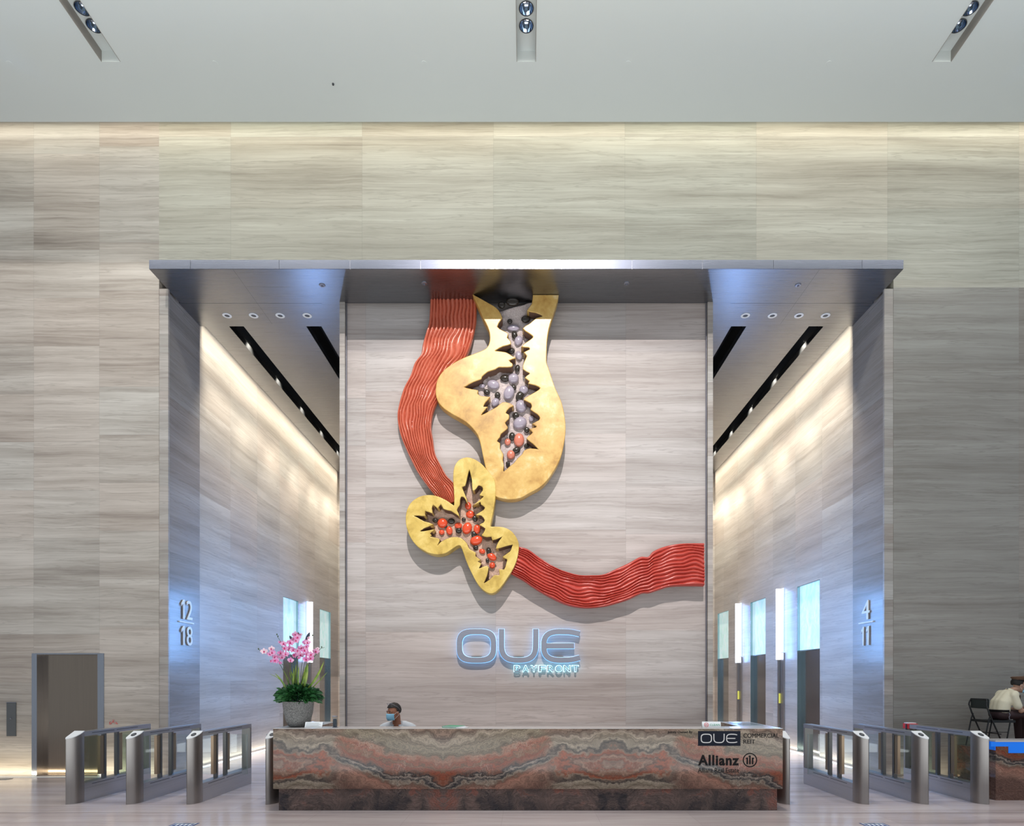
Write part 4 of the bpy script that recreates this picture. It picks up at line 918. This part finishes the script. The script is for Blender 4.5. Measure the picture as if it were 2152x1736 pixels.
FLW = [(630,185),(705,235),(605,250),(680,285),(590,315),(455,330),(790,305),(850,310),(845,380),(490,405),(555,405),(615,430),(745,395),(700,445),(820,440),(945,445),(285,410,1),(155,450,1),(310,470),(240,490),(390,475),(520,495),(610,510),(705,500),(830,490),(900,500),(320,540),(430,540),(600,590),(815,575),(895,560),(370,595)]
for k, f_ in enumerate(FLW): flower(f_[0], f_[1], 0.047*rnd.uniform(.88, 1.08), len(f_) > 2, k)
for k, (x, y) in enumerate(((410, 630), (290, 605), (375, 300), (700, 550), (975, 405), (885, 245), (705, 180))): flower(x, y, 0.026, k > 3, 50+k)
for x, y in ((340, 180), (355, 210), (50, 410), (80, 435), (680, 160), (900, 195), (1045, 380)): MB().ell(zo(x, y)+Vector((0, -.05, 0)), (.009, .008, .012)).build('bud', ST, po, True)
for x0_, y0_, x1_, y1_, w in ((770, 290, 840, 135, .026), (560, 280, 515, 195, .020)):
    mb = MB(); blade(mb, zo(x0_, y0_), zo(x1_, y1_), w, (0, 0, 0), 6); mb.build('tall_leaf', plain('dark teal leaf', (0.05, 0.06, 0.08), 0.5), po)
# notice card, dispenser, green folder, tent card, acrylic tray
nc = thing('notice_card', 'small white card with faint lines of print in front of the stone pot', 'card', (at(660, 1527, 8.55).x, 8.55, DT))
a, b = at(641, 1528, 8.55), at(679, 1516, 8.58)
cm = Matrix.Translation((a.x, 8.53, DT+.002))@Matrix.Rotation(math.radians(-28), 4, 'X')
MB().box(0, b.x-a.x, 0, 0.003, 0, 0.085, cm).build('sheet', M['paper'], nc)
mb = MB()
for q in range(6): mb.box(0.015, b.x-a.x-.02-.015*(q % 3), -0.001, 0, 0.012+q*.011, 0.015+q*.011, cm)
mb.build('print_lines', grey_v, nc)
MB().box(a.x+.02, b.x-.02, 8.575, 8.58, DT, DT+.07).build('easel_back', M['acrylic'], nc)
dp = at(704, 1527, 8.6); ds = thing('dispenser', 'small clear and dark cylinder with chrome top beside the notice card', 'dispenser', (dp.x, 8.6, DT))
MB().lathe([(0.033, 0), (0.033, 0.15)], (dp.x, 8.6, DT), 24, capt=False).build('clear_sleeve', M['acrylic'], ds, True)
MB().lathe([(0.024, 0.004), (0.024, 0.10), (0.018, 0.115)], (dp.x, 8.6, DT), 20).build('inner_body', M['dark'], ds, True)
MB().lathe([(0.036, 0.148), (0.036, 0.154), (0.01, 0.158)], (dp.x, 8.6, DT), 24).build('chrome_lid', M['fascia'], ds)
MB().lathe([(0.036, 0), (0.036, 0.006)], (dp.x, 8.6, DT), 24).build('chrome_foot', M['fascia'], ds)
tr = MB().box(-3.15, -2.93, 8.86, 9.3, DT, DT+.012); tr.build('acrylic_tray', M['acrylic'], label='flat clear acrylic tray lying on the left wing of the desk', cat='tray')
fd = thing('folder', 'green folder with loose white sheets lying on the desk ledge', 'folder', (at(955, 1527, 8.6).x, 8.6, DT))
fm = Matrix.Translation((at(957, 0, 8.6).x, 8.62, DT))@Matrix.Rotation(math.radians(-24), 4, 'Z')
MB().box(-.15, .08, -.10, .11, 0, 0.006, fm).box(-.15, .08, -.10, .11, .016, .020, fm).box(-.15, -.146, -.10, .11, 0, .020, fm).build('cover', M['green'], fd)
MB().box(-.145, .10, -.10, .105, 0.0065, 0.0155, fm).build('sheets', M['paper'], fd)
MB().box(.06, .17, -.11, .07, 0.001, 0.006, fm@Matrix.Rotation(.1, 4, 'Z')).build('loose_sheet', M['paper'], fd)
a, b = at(1475, 1526.5, 8.6), at(1514, 1514.5, 8.6)
tc = thing('tent_card', 'small white tent card with red round logo and green lettering', 'card', ((a.x+b.x)/2, 8.6, DT))
tm = Matrix.Translation((a.x, 8.57, DT+.001))@Matrix.Rotation(math.radians(-16), 4, 'X')
MB().box(0, b.x-a.x, 0, .003, 0, .080, tm).box(0, b.x-a.x, .003, .006, 0, .080, Matrix.Translation((a.x, 8.612, DT+.001))@Matrix.Rotation(math.radians(16), 4, 'X')).build('card', M['paper'], tc)
w_ = b.x-a.x
TF = tm@Matrix(((1, 0, 0, 0), (0, 0, -1, -0.0012), (0, 1, 0, 0), (0, 0, 0, 1)))
me = text_mesh('CLEAN', w_*0.55, 0.026, 0.001, 0.0, M=TF@Matrix.Translation((w_*.40, 0.024, 0))); link_mesh('lettering', me, M['greenink'], tc)
cc = [(w_*.22+.030*math.cos(2*PI*i/32), .038+.030*math.sin(2*PI*i/32)) for i in range(32)]; c2 = [(w_*.22+.025*math.cos(2*PI*i/32), .038+.025*math.sin(2*PI*i/32)) for i in range(32)]
link_mesh('logo', join_meshes([curve_mesh([cc, c2], 0.001, 0, TF), text_mesh('SG', 0.036, 0.024, 0.001, 0.01, M=TF@Matrix.Translation((w_*.22-.018, 0.026, 0)))]), M['red'], tc)
MB().box(2.96, 3.30, 8.9, 9.45, DT, DT+.012).build('acrylic_tray', M['acrylic'], label='flat clear acrylic tray lying on the right wing of the desk', cat='tray')

# ------------------------------------------------------------------ security corner at the right edge
ds_ = MB().box(7.62, 10.6, 10.22, 11.44, 0, 0.58).build('platform', M['marble_dark'], label='low marble platform under the folding chair at the right edge', cat='platform')
sc = thing('security_counter', 'marble counter with blue film along its top at the bottom right edge', 'counter', (8.2, 9.6, 0))
MB().box(6.74, 9.6, 9.19, 9.46, 0, 0.84).build('body', M['marble'], sc)
MB().box(6.73, 9.61, 9.18, 9.47, 0.84, 0.862).build('counter_top', M['whitestone'], sc)
FX = lambda u: (u-U0)/F*9.18
MB().box(FX(2083), 9.6, 9.183, 9.19, 0.775, 0.839).box(FX(2120), 9.6, 9.183, 9.19, 0.68, 0.775).box(6.728, 6.739, 9.19, 9.4, 0.72, 0.839).build('blue_film', M['bluefilm'], sc)
# folding chair (faces +X)
CY = 10.66; px = lambda u: (u-U0)/F*CY; pz = lambda v: EYE+(V0-v)/F*CY
PLT = 0.58
fc = thing('folding_chair', 'black metal folding chair with padded back on the platform', 'chair', (px(2100), CY+.2, PLT))
CH = plain('black chair metal', (0.015, 0.017, 0.018), 0.35); CPAD = plain('dark green black vinyl', (0.018, 0.026, 0.024), 0.45)
for yy in (CY, CY+.42):
    MB().tube([(px(2074), yy, pz(1477)), (px(2073), yy, pz(1482)), (px(2079), yy, pz(1500)), (px(2111), yy, PLT+.012)], 0.013, 10).build('front_leg', CH, fc, True)
    MB().tube([(px(2084), yy+.02, pz(1502)), (px(2080), yy+.02, pz(1512)), (px(2068), yy+.02, PLT+.01)], 0.011, 10).build('rear_leg', CH, fc, True)
    MB().tube([(px(2125), yy+.02, pz(1517)), (px(2114.5), yy+.02, PLT+.01)], 0.011, 10).build('brace_leg', CH, fc, True)
MB().box(px(2077), px(2136), CY+.01, CY+.41, pz(1519), pz(1514)).build('seat', CH, fc, bevel=0.006)
mb = MB()
mb.box(px(2076), px(2076)+.03, CY+.0, CY+.42, pz(1490), pz(1469)); mb.build('backrest', CPAD, fc, bevel=0.01)
MB().tube([(px(2074), CY, pz(1477)), (px(2076), CY+.02, pz(1470)), (px(2076), CY+.40, pz(1470)), (px(2074), CY+.42, pz(1477))], 0.013, 10).build('top_bar', CH, fc, True)
MB().tube([(px(2074), CY+.02, pz(1540)), (px(2074), CY+.44, pz(1540))], 0.008, 8).tube([(px(2104), CY, pz(1543)), (px(2104), CY+.42, pz(1543))], 0.008, 8).tube([(px(2079), CY, pz(1539)), (px(2120), CY+.02, pz(1539))], 0.006, 8).build('crossbar', CH, fc, True)

SKIN1 = plain('brown skin', (0.33, 0.135, 0.075), 0.5, var=0.1); SKIN2 = plain('light tan skin', (0.50, 0.29, 0.20), 0.5, var=0.08)
HAIR = plain('black hair', (0.014, 0.011, 0.010), 0.65); SHIRT = plain('white shirt', (0.58, 0.61, 0.65), 0.8); CREAM = plain('cream uniform shirt', (0.80, 0.74, 0.56), 0.7); TROU = plain('dark maroon trousers', (0.045, 0.022, 0.024), 0.7)
MASK = plain('light blue surgical mask', (0.27, 0.55, 0.74), 0.7); TIE = plain('dark brown tie', (0.05, 0.022, 0.012), 0.6); HATB = plain('brown cap cloth', (0.14, 0.075, 0.045), 0.7)
from mathutils import Euler
def head_prims(T, chin=1.0):
    """head facing local -Y (towards camera) before T; unit metres, origin at head centre"""
    R3 = T.to_3x3(); f = lambda p: T@Vector(p); q = T.to_euler()
    E = lambda c_, r: ('e', f(c_), r, q)
    return [E((0, .012, .03), (.076, .096, .088)), E((0, -.028, -.035), (.060, .066, .072)), E((0, -.048, -.078), (.034, .034, .030)),
            E((0, -.086, -.010), (.011, .018, .026)), E((0, -.093, -.024), (.014, .013, .011)), E((.030, -.072, .020), (.024, .018, .010)), E((-.030, -.072, .020), (.024, .018, .010)),
            E((.034, -.056, -.022), (.024, .022, .022)), E((-.034, -.056, -.022), (.024, .022, .022)), E((0, -.080, -.056), (.024, .014, .012)),
            E((.077, .010, -.012), (.009, .019, .030)), E((-.077, .010, -.012), (.009, .019, .030))]
def face_bits(T, par, skin, mask=True, glasses=False):
    f = lambda p: T@Vector(p); q = T.to_euler()
    for sx_ in (-1, 1):
        MB().ell(f((sx_*.030, -.0765, .004)), (.013, .008, .0050), q, 14, 8).build('eye', plain('eye white', (0.6, 0.58, 0.55), .3), par, True)
        MB().ell(f((sx_*.030, -.0835, .004)), (.0055, .003, .0048), q, 12, 8).build('iris', M['ink'], par, True)
        MB().ell(f((sx_*.030, -.0765, .0105)), (.016, .0095, .0045), q, 14, 8).build('eyelid', skin, par, True)
        MB().tube([f((sx_*.046, -.080, .024)), f((sx_*.03, -.089, .028)), f((sx_*.014, -.089, .024))], [.0025, .004, .0035], 6).build('eyebrow', HAIR, par, True)
    if mask:
        mb = MB(); rows = []
        for j in range(9):
            zz = -.010-.088*j/8; row = []
            for i in range(13):
                a = -1.15+2.3*i/12; bul = (.120+.006*math.sin(j*PI/8)-.012*max(0, j-5)/3)
                row.append(mb.bm.verts.new(f((math.sin(a)*.068*(1-.10*(j/8)**2), -math.cos(a)*bul+.006+(.0015 if j % 2 else 0), zz+.006*math.cos(a)*(1 if j == 0 else 0)-.004*abs(a)*(j < 4)))))
            rows.append(row)
        for a_, b_ in zip(rows, rows[1:]):
            for i in range(12): mb._f([a_[i], a_[i+1], b_[i+1], b_[i]])
        me = mb.mesh('mask'); o = link_mesh('face_mask', me, MASK, par, smooth=True)
        sd = o.modifiers.new('thick', 'SOLIDIFY'); sd.thickness = 0.002
        for sx_ in (-1, 1):
            MB().tube([f((sx_*.062, -.045, -.020)), f((sx_*.078, -.005, .004)), f((sx_*.083, .022, .008))], .0016, 5).tube([f((sx_*.060, -.045, -.085)), f((sx_*.078, -.005, -.05)), f((sx_*.083, .02, -.03))], .0016, 5).build('ear_loop', M['paper'], o)
def hair_cap(T, par, lo=-.02, front=.066, grow=1.02):
    """short hair: shell over the skull, cut to a hairline"""
    q = T.to_euler(); mb = MB(); mb.ell((0, .014, .032), (.076*grow, .098*grow, .090*grow), None, 32, 24)
    bm = mb.bm; dead = [v for v in bm.verts if (v.co.z < (front if v.co.y < -.035 else (front-(v.co.y+.035)*1.9 if v.co.y < .01 else max(lo-.06*(v.co.y > .03), front-.085-.0*(v.co.y)))))]
    bmesh.ops.delete(bm, geom=dead, context='VERTS')
    for v in bm.verts: v.co += v.co.normalized()*.004*noise.noise(v.co*45)
    me = mb.mesh('hair'); me.transform(T)
    o = link_mesh('hair', me, HAIR, par, smooth=True); sd = o.modifiers.new('thick', 'SOLIDIFY'); sd.thickness = .006; sd.offset = 1
    return o
def limb(pts, rs): return ('l', [Vector(p) for p in pts], rs)
# --- receptionist
hc = at(827, 1497, 9.22)
T1 = Matrix.Translation(hc)@Matrix.Rotation(math.radians(-38), 4, 'Z')@Matrix.Rotation(math.radians(6), 4, 'X')@Matrix.Scale(1.08, 4)
pr = thing('person', 'person in white shirt and light blue mask with glasses on head, seated behind the desk', 'person', (hc.x, 9.25, 0.45))
cx0, cy0, cz0 = hc.x+.02, 9.27, hc.z
def P1(dx, dy, dz): return Vector((cx0+dx, cy0+dy, cz0+dz))
prims = head_prims(T1)+[limb([P1(.005, .02, -.06), P1(.01, .03, -.15), P1(.02, .05, -.22)], [.060, .058, .075]),
    ('e', P1(.02, .06, -.42), (.17, .11, .24)), limb([P1(-.17, .06, -.225), P1(.02, .06, -.205), P1(.21, .06, -.225)], [.06, .08, .06]), ('e', P1(.02, .05, -.68), (.165, .12, .14)),
    limb([P1(-.18, .06, -.24), P1(-.24, .02, -.46), P1(-.13, -.20, -.50)], [.052, .045, .034]), limb([P1(.22, .06, -.24), P1(.28, .02, -.46), P1(.16, -.20, -.50)], [.052, .045, .034]),
    limb([P1(-.06, .0, -.72), P1(-.10, -.30, -.74), P1(-.10, -.32, -1.0)], [.085, .065, .05]), limb([P1(.10, .0, -.72), P1(.14, -.30, -.74), P1(.14, -.32, -1.0)], [.085, .065, .05])]
for sx_, hx in ((-1, -.13), (1, .16)):
    w0 = P1(hx, -.20, -.50); prims.append(('e', w0+Vector((0, -.045, 0)), (.036, .045, .016)))
    for k in range(4):
        b0 = w0+Vector(((k-1.5)*.018, -.082, 0)); l_ = (.062, .07, .066, .052)[k]; prims.append(limb([b0, b0+Vector((0, -l_*.55, .006)), b0+Vector((0, -l_, -.010))], [.0095, .0088, .0078]))
    b0 = w0+Vector((-sx_*.032, -.03, 0)); prims.append(limb([b0, b0+Vector((-sx_*.022, -.03, 0)), b0+Vector((-sx_*.028, -.055, -.004))], [.011, .010, .0085]))
bod = link_mesh('body', blob_mesh(prims, 0.007, 5), SKIN1, pr, smooth=True)
face_bits(T1, pr, SKIN1); hair_cap(T1, pr)
shp = [('e', P1(.02, .06, -.42), (.195, .135, .26)), limb([P1(-.17, .06, -.232), P1(-.07, .065, -.205), P1(.02, .075, -.205), P1(.12, .065, -.205), P1(.21, .06, -.232)], [.072, .078, .078, .078, .072]),
       ('e', P1(.02, .05, -.66), (.185, .14, .13)), limb([P1(-.185, .06, -.245), P1(-.245, .02, -.44)], [.075, .072]), limb([P1(.225, .06, -.245), P1(.285, .02, -.44)], [.075, .072])]
link_mesh('shirt', blob_mesh(shp, 0.009, 5), SHIRT, pr, smooth=True)
# collar: two folded flaps around the neck
for sx_ in (-1, 1):
    mb = MB(); n0 = P1(.015, .035, -.165)
    pin, pout = [], []
    for i in range(9):
        a = math.radians(90-sx_*(5+150*i/8)); rr_ = .078
        ii = n0+Vector((math.cos(a)*rr_, math.sin(a)*rr_*0.95, .012-.028*i/8)); oo = n0+Vector((math.cos(a)*(rr_+.028+.018*(i/8)), math.sin(a)*(rr_+.028+.012*(i/8)), -.022-.034*i/8))
        pin.append(mb.bm.verts.new(ii)); pout.append(mb.bm.verts.new(oo))
    for i in range(8): mb._f([pin[i], pin[i+1], pout[i+1], pout[i]])
    o = mb.build('collar', SHIRT, pr, True); sd = o.modifiers.new('thick', 'SOLIDIFY'); sd.thickness = .004
# glasses pushed up on the head
f1 = lambda p: T1@Vector(p)
g_ = MB()
for sx_ in (-1, 1):
    ring = [f1((sx_*.030+.024*math.cos(a), -.052+.016*math.sin(a)*.9, .118-.012*math.sin(a))) for a in [2*PI*i/16 for i in range(17)]]
    g_.tube(ring, .0022, 6, False); g_.tube([f1((sx_*.055, -.048, .112)), f1((sx_*.082, .005, .078)), f1((sx_*.086, .045, .03))], .0022, 6)
g_.build('glasses', M['fascia'], pr)
pants = [('e', P1(.02, .05, -.70), (.19, .14, .12)), limb([P1(-.06, .0, -.73), P1(-.10, -.30, -.745), P1(-.10, -.33, -1.02)], [.10, .08, .065]), limb([P1(.10, .0, -.73), P1(.14, -.30, -.745), P1(.14, -.33, -1.02)], [.10, .08, .065])]
link_mesh('trousers', blob_mesh(pants, 0.012, 4), TROU, pr, smooth=True)
oc = thing('office_chair', 'dark office chair behind the desk under the seated person', 'chair', (cx0+.02, cy0+.05, 0))
MB().lathe([(0.22, 0.36), (0.24, 0.38), (0.24, 0.42), (0.21, 0.44)], (cx0+.02, cy0+.05, 0), 24).build('seat', CPAD, oc, True)
MB().lathe([(0.03, 0.05), (0.03, 0.36)], (cx0+.02, cy0+.05, 0), 12).build('column', CH, oc)
mb = MB()
for k in range(5): a = 2*PI*k/5; mb.tube([(cx0+.02, cy0+.05, .07), (cx0+.02+.26*math.cos(a), cy0+.05+.26*math.sin(a), .03)], [.022, .015], 8)
mb.build('base_star', CH, oc)

# --- security guard (faces +X, leaning forward)
GY = CY+.20
def G(u, v, dy=0): return Vector(((u-U0)/F*GY, GY+dy, EYE+(V0-v)/F*GY))
gh = G(2142, 1440)
T2 = Matrix.Translation(gh)@Matrix.Rotation(math.radians(78), 4, 'Z')@Matrix.Rotation(math.radians(14), 4, 'X')@Matrix.Scale(1.12, 4)
gd = thing('person', 'uniformed person in peaked cap and cream shirt leaning forward on a folding chair', 'person', (G(2100, 1512).x, GY, PLT+.44))
prims = head_prims(T2)+[limb([gh+Vector((-.02, 0, -.05)), G(2128, 1451), G(2121, 1457)], [.054, .052, .058]),
    limb([G(2101, 1498), G(2103, 1480), G(2113, 1462)], [.09, .09, .075]), limb([G(2116, 1459, -.15), G(2116, 1459, .15)], [.045, .045]),
    limb([G(2116, 1461, -.18), G(2127, 1493, -.20), G(2157, 1489, -.13), G(2165, 1487, -.09)], [.042, .040, .032, .026]), limb([G(2116, 1461, .18), G(2129, 1493, .20), G(2157, 1489, .10), G(2165, 1487, .05)], [.042, .040, .032, .026]),
    limb([G(2100, 1501, -.08), G(2146, 1502, -.12), G(2146, 1545, -.12)], [.08, .065, .045]), limb([G(2100, 1501, .08), G(2150, 1502, .12), G(2153, 1545, .12)], [.08, .065, .045])]
for dyy, sx_ in ((-.09, 1), (.05, -1)):
    w0 = G(2168, 1487, dyy); prims.append(('e', w0+Vector((.03, 0, 0)), (.045, .034, .018)))
    for k in range(4):
        b0 = w0+Vector((.065, (k-1.5)*.017, 0)); l_ = (.062, .07, .066, .052)[k]; prims.append(limb([b0, b0+Vector((l_*.5, 0, -.008)), b0+Vector((l_*.8, 0, -.032))], [.0095, .0088, .0078]))
    b0 = w0+Vector((.02, sx_*.03, 0)); prims.append(limb([b0, b0+Vector((.03, sx_*.018, 0)), b0+Vector((.052, sx_*.012, -.005))], [.011, .010, .0085]))
link_mesh('body', blob_mesh(prims, 0.008, 5), SKIN2, gd, smooth=True)
face_bits(T2, gd, SKIN2); hair_cap(T2, gd)
shp = [limb([G(2100, 1493, -.075), G(2103, 1477, -.08), G(2114, 1462, -.07)], [.108, .104, .092]), limb([G(2100, 1493, .075), G(2103, 1477, .08), G(2114, 1462, .07)], [.108, .104, .092]), limb([G(2117, 1459, -.16), G(2117, 1459, .16)], [.070, .070]), limb([G(2100, 1493), G(2103, 1477), G(2114, 1461)], [.112, .110, .098]),
       limb([G(2115, 1461, -.17), G(2121, 1483, -.19)], [.062, .066]), limb([G(2115, 1461, .17), G(2122, 1483, .19)], [.062, .066]), limb([G(2100, 1494, -.04), G(2100, 1494, .04)], [.112, .112])]
link_mesh('shirt', blob_mesh(shp, 0.009, 14), CREAM, gd, smooth=True)
trs = [limb([G(2098, 1501, -.08), G(2146, 1502, -.12), G(2146, 1556, -.12)], [.098, .082, .062]), limb([G(2098, 1501, .08), G(2150, 1502, .12), G(2154, 1556, .12)], [.098, .082, .062]), limb([G(2098, 1499, -.05), G(2098, 1499, .05)], [.105, .105])]
link_mesh('trousers', blob_mesh(trs, 0.010, 5), TROU, gd, smooth=True)
mb = MB()
for yy in (-.12, .12):
    k_ = G(2150, 1556, yy); mb.ell((k_.x+.05, k_.y, PLT+.045), (.13, .045, .045))
mb.build('shoes', M['ink'], gd, True)
mb = MB(); a_ = G(2141, 1458); b_ = G(2139, 1488)
MB().box(-.022, .022, -.004, .004, -.27, 0, Matrix.Translation(G(2137, 1461, -.06))@Matrix.Rotation(math.radians(78), 4, 'Z')).build('tie', TIE, gd)
mb = MB()
for q in range(7): mb.ell(G(2099+math.sin(q)*1.0, 1497+q*2.0, -.235 if q < 2 else -.245), (.008, .006, .009), None, 8, 6)
mb.build('key_chain', M['fascia'], gd)
# peaked cap
HT = T2@Matrix.Translation((0, .004, .066))@Matrix.Rotation(math.radians(-14), 4, 'X')
mb = MB(); mb.lathe([(.088, -.014), (.089, .018)], (0, 0, 0), 28, capb=False, capt=False); bm_ = mb
me = mb.mesh('band'); me.transform(HT@Matrix.Diagonal((0.93, 1.13, 1, 1))); cap_ = link_mesh('cap_band', me, M['ink'], gd, smooth=True)
mb = MB().lathe([(.089, .016), (.112, .050), (.114, .058), (.09, .066), (.0, .070)], (0, 0, 0), 32, capb=False, capt=False)
for v in mb.bm.verts:
    if v.co.y < -.03 and v.co.z > .04: v.co.z += .022*min(1, (-v.co.y-.03)/.08)
me = mb.mesh('crown'); me.transform(HT@Matrix.Diagonal((0.93, 1.08, 1, 1))); link_mesh('cap_crown', me, HATB, gd, smooth=True)
for sx_ in (-1, 1):
    mb = MB(); n0 = G(2124, 1452); rows_ = []
    for i in range(7):
        a = math.radians(100+sx_*(10+150*i/6)) if False else sx_*math.radians(20+140*i/6)
        c_, s2 = math.cos(a), math.sin(a)
        rows_.append((mb.bm.verts.new(n0+Vector((c_*.060, s2*.062, .022-.5*c_*.06))), mb.bm.verts.new(n0+Vector((c_*.088, s2*.098, -.028-.5*c_*.08)))))
    for p_, q_ in zip(rows_, rows_[1:]): mb._f([p_[0], q_[0], q_[1], p_[1]])
    o = mb.build('collar', CREAM, gd, True); sd = o.modifiers.new('thick', 'SOLIDIFY'); sd.thickness = .004
mb = MB().lathe([(.122, -.018), (.124, .018)], (0, 0, 0), 28, capb=False, capt=False); me = mb.mesh('belt')
me.transform(Matrix.Translation(G(2099, 1493.5))@Matrix.Diagonal((0.98, 1.56, 1.1, 1))); link_mesh('belt', me, M['ink'], gd, smooth=True)
mb = MB(); r0, r1 = [], []
for i in range(13):
    a = PI+PI*(.12+.76*i/12); r0.append(mb.bm.verts.new((.080*math.cos(a), .098*math.sin(a), -.010))); r1.append(mb.bm.verts.new((.084*math.cos(a), .150*math.sin(a)+.0, -.032)))
for i in range(12): mb._f([r0[i], r0[i+1], r1[i+1], r1[i]])
me = mb.mesh('peak'); me.transform(HT); o = link_mesh('cap_peak', me, M['ink'], gd, smooth=True); sd = o.modifiers.new('thick', 'SOLIDIFY'); sd.thickness = .003
MB().ell(HT@Vector((.083, -.01, 0)), (.007, .007, .007), None, 10, 8).build('cap_button', M['fascia'], gd, True)
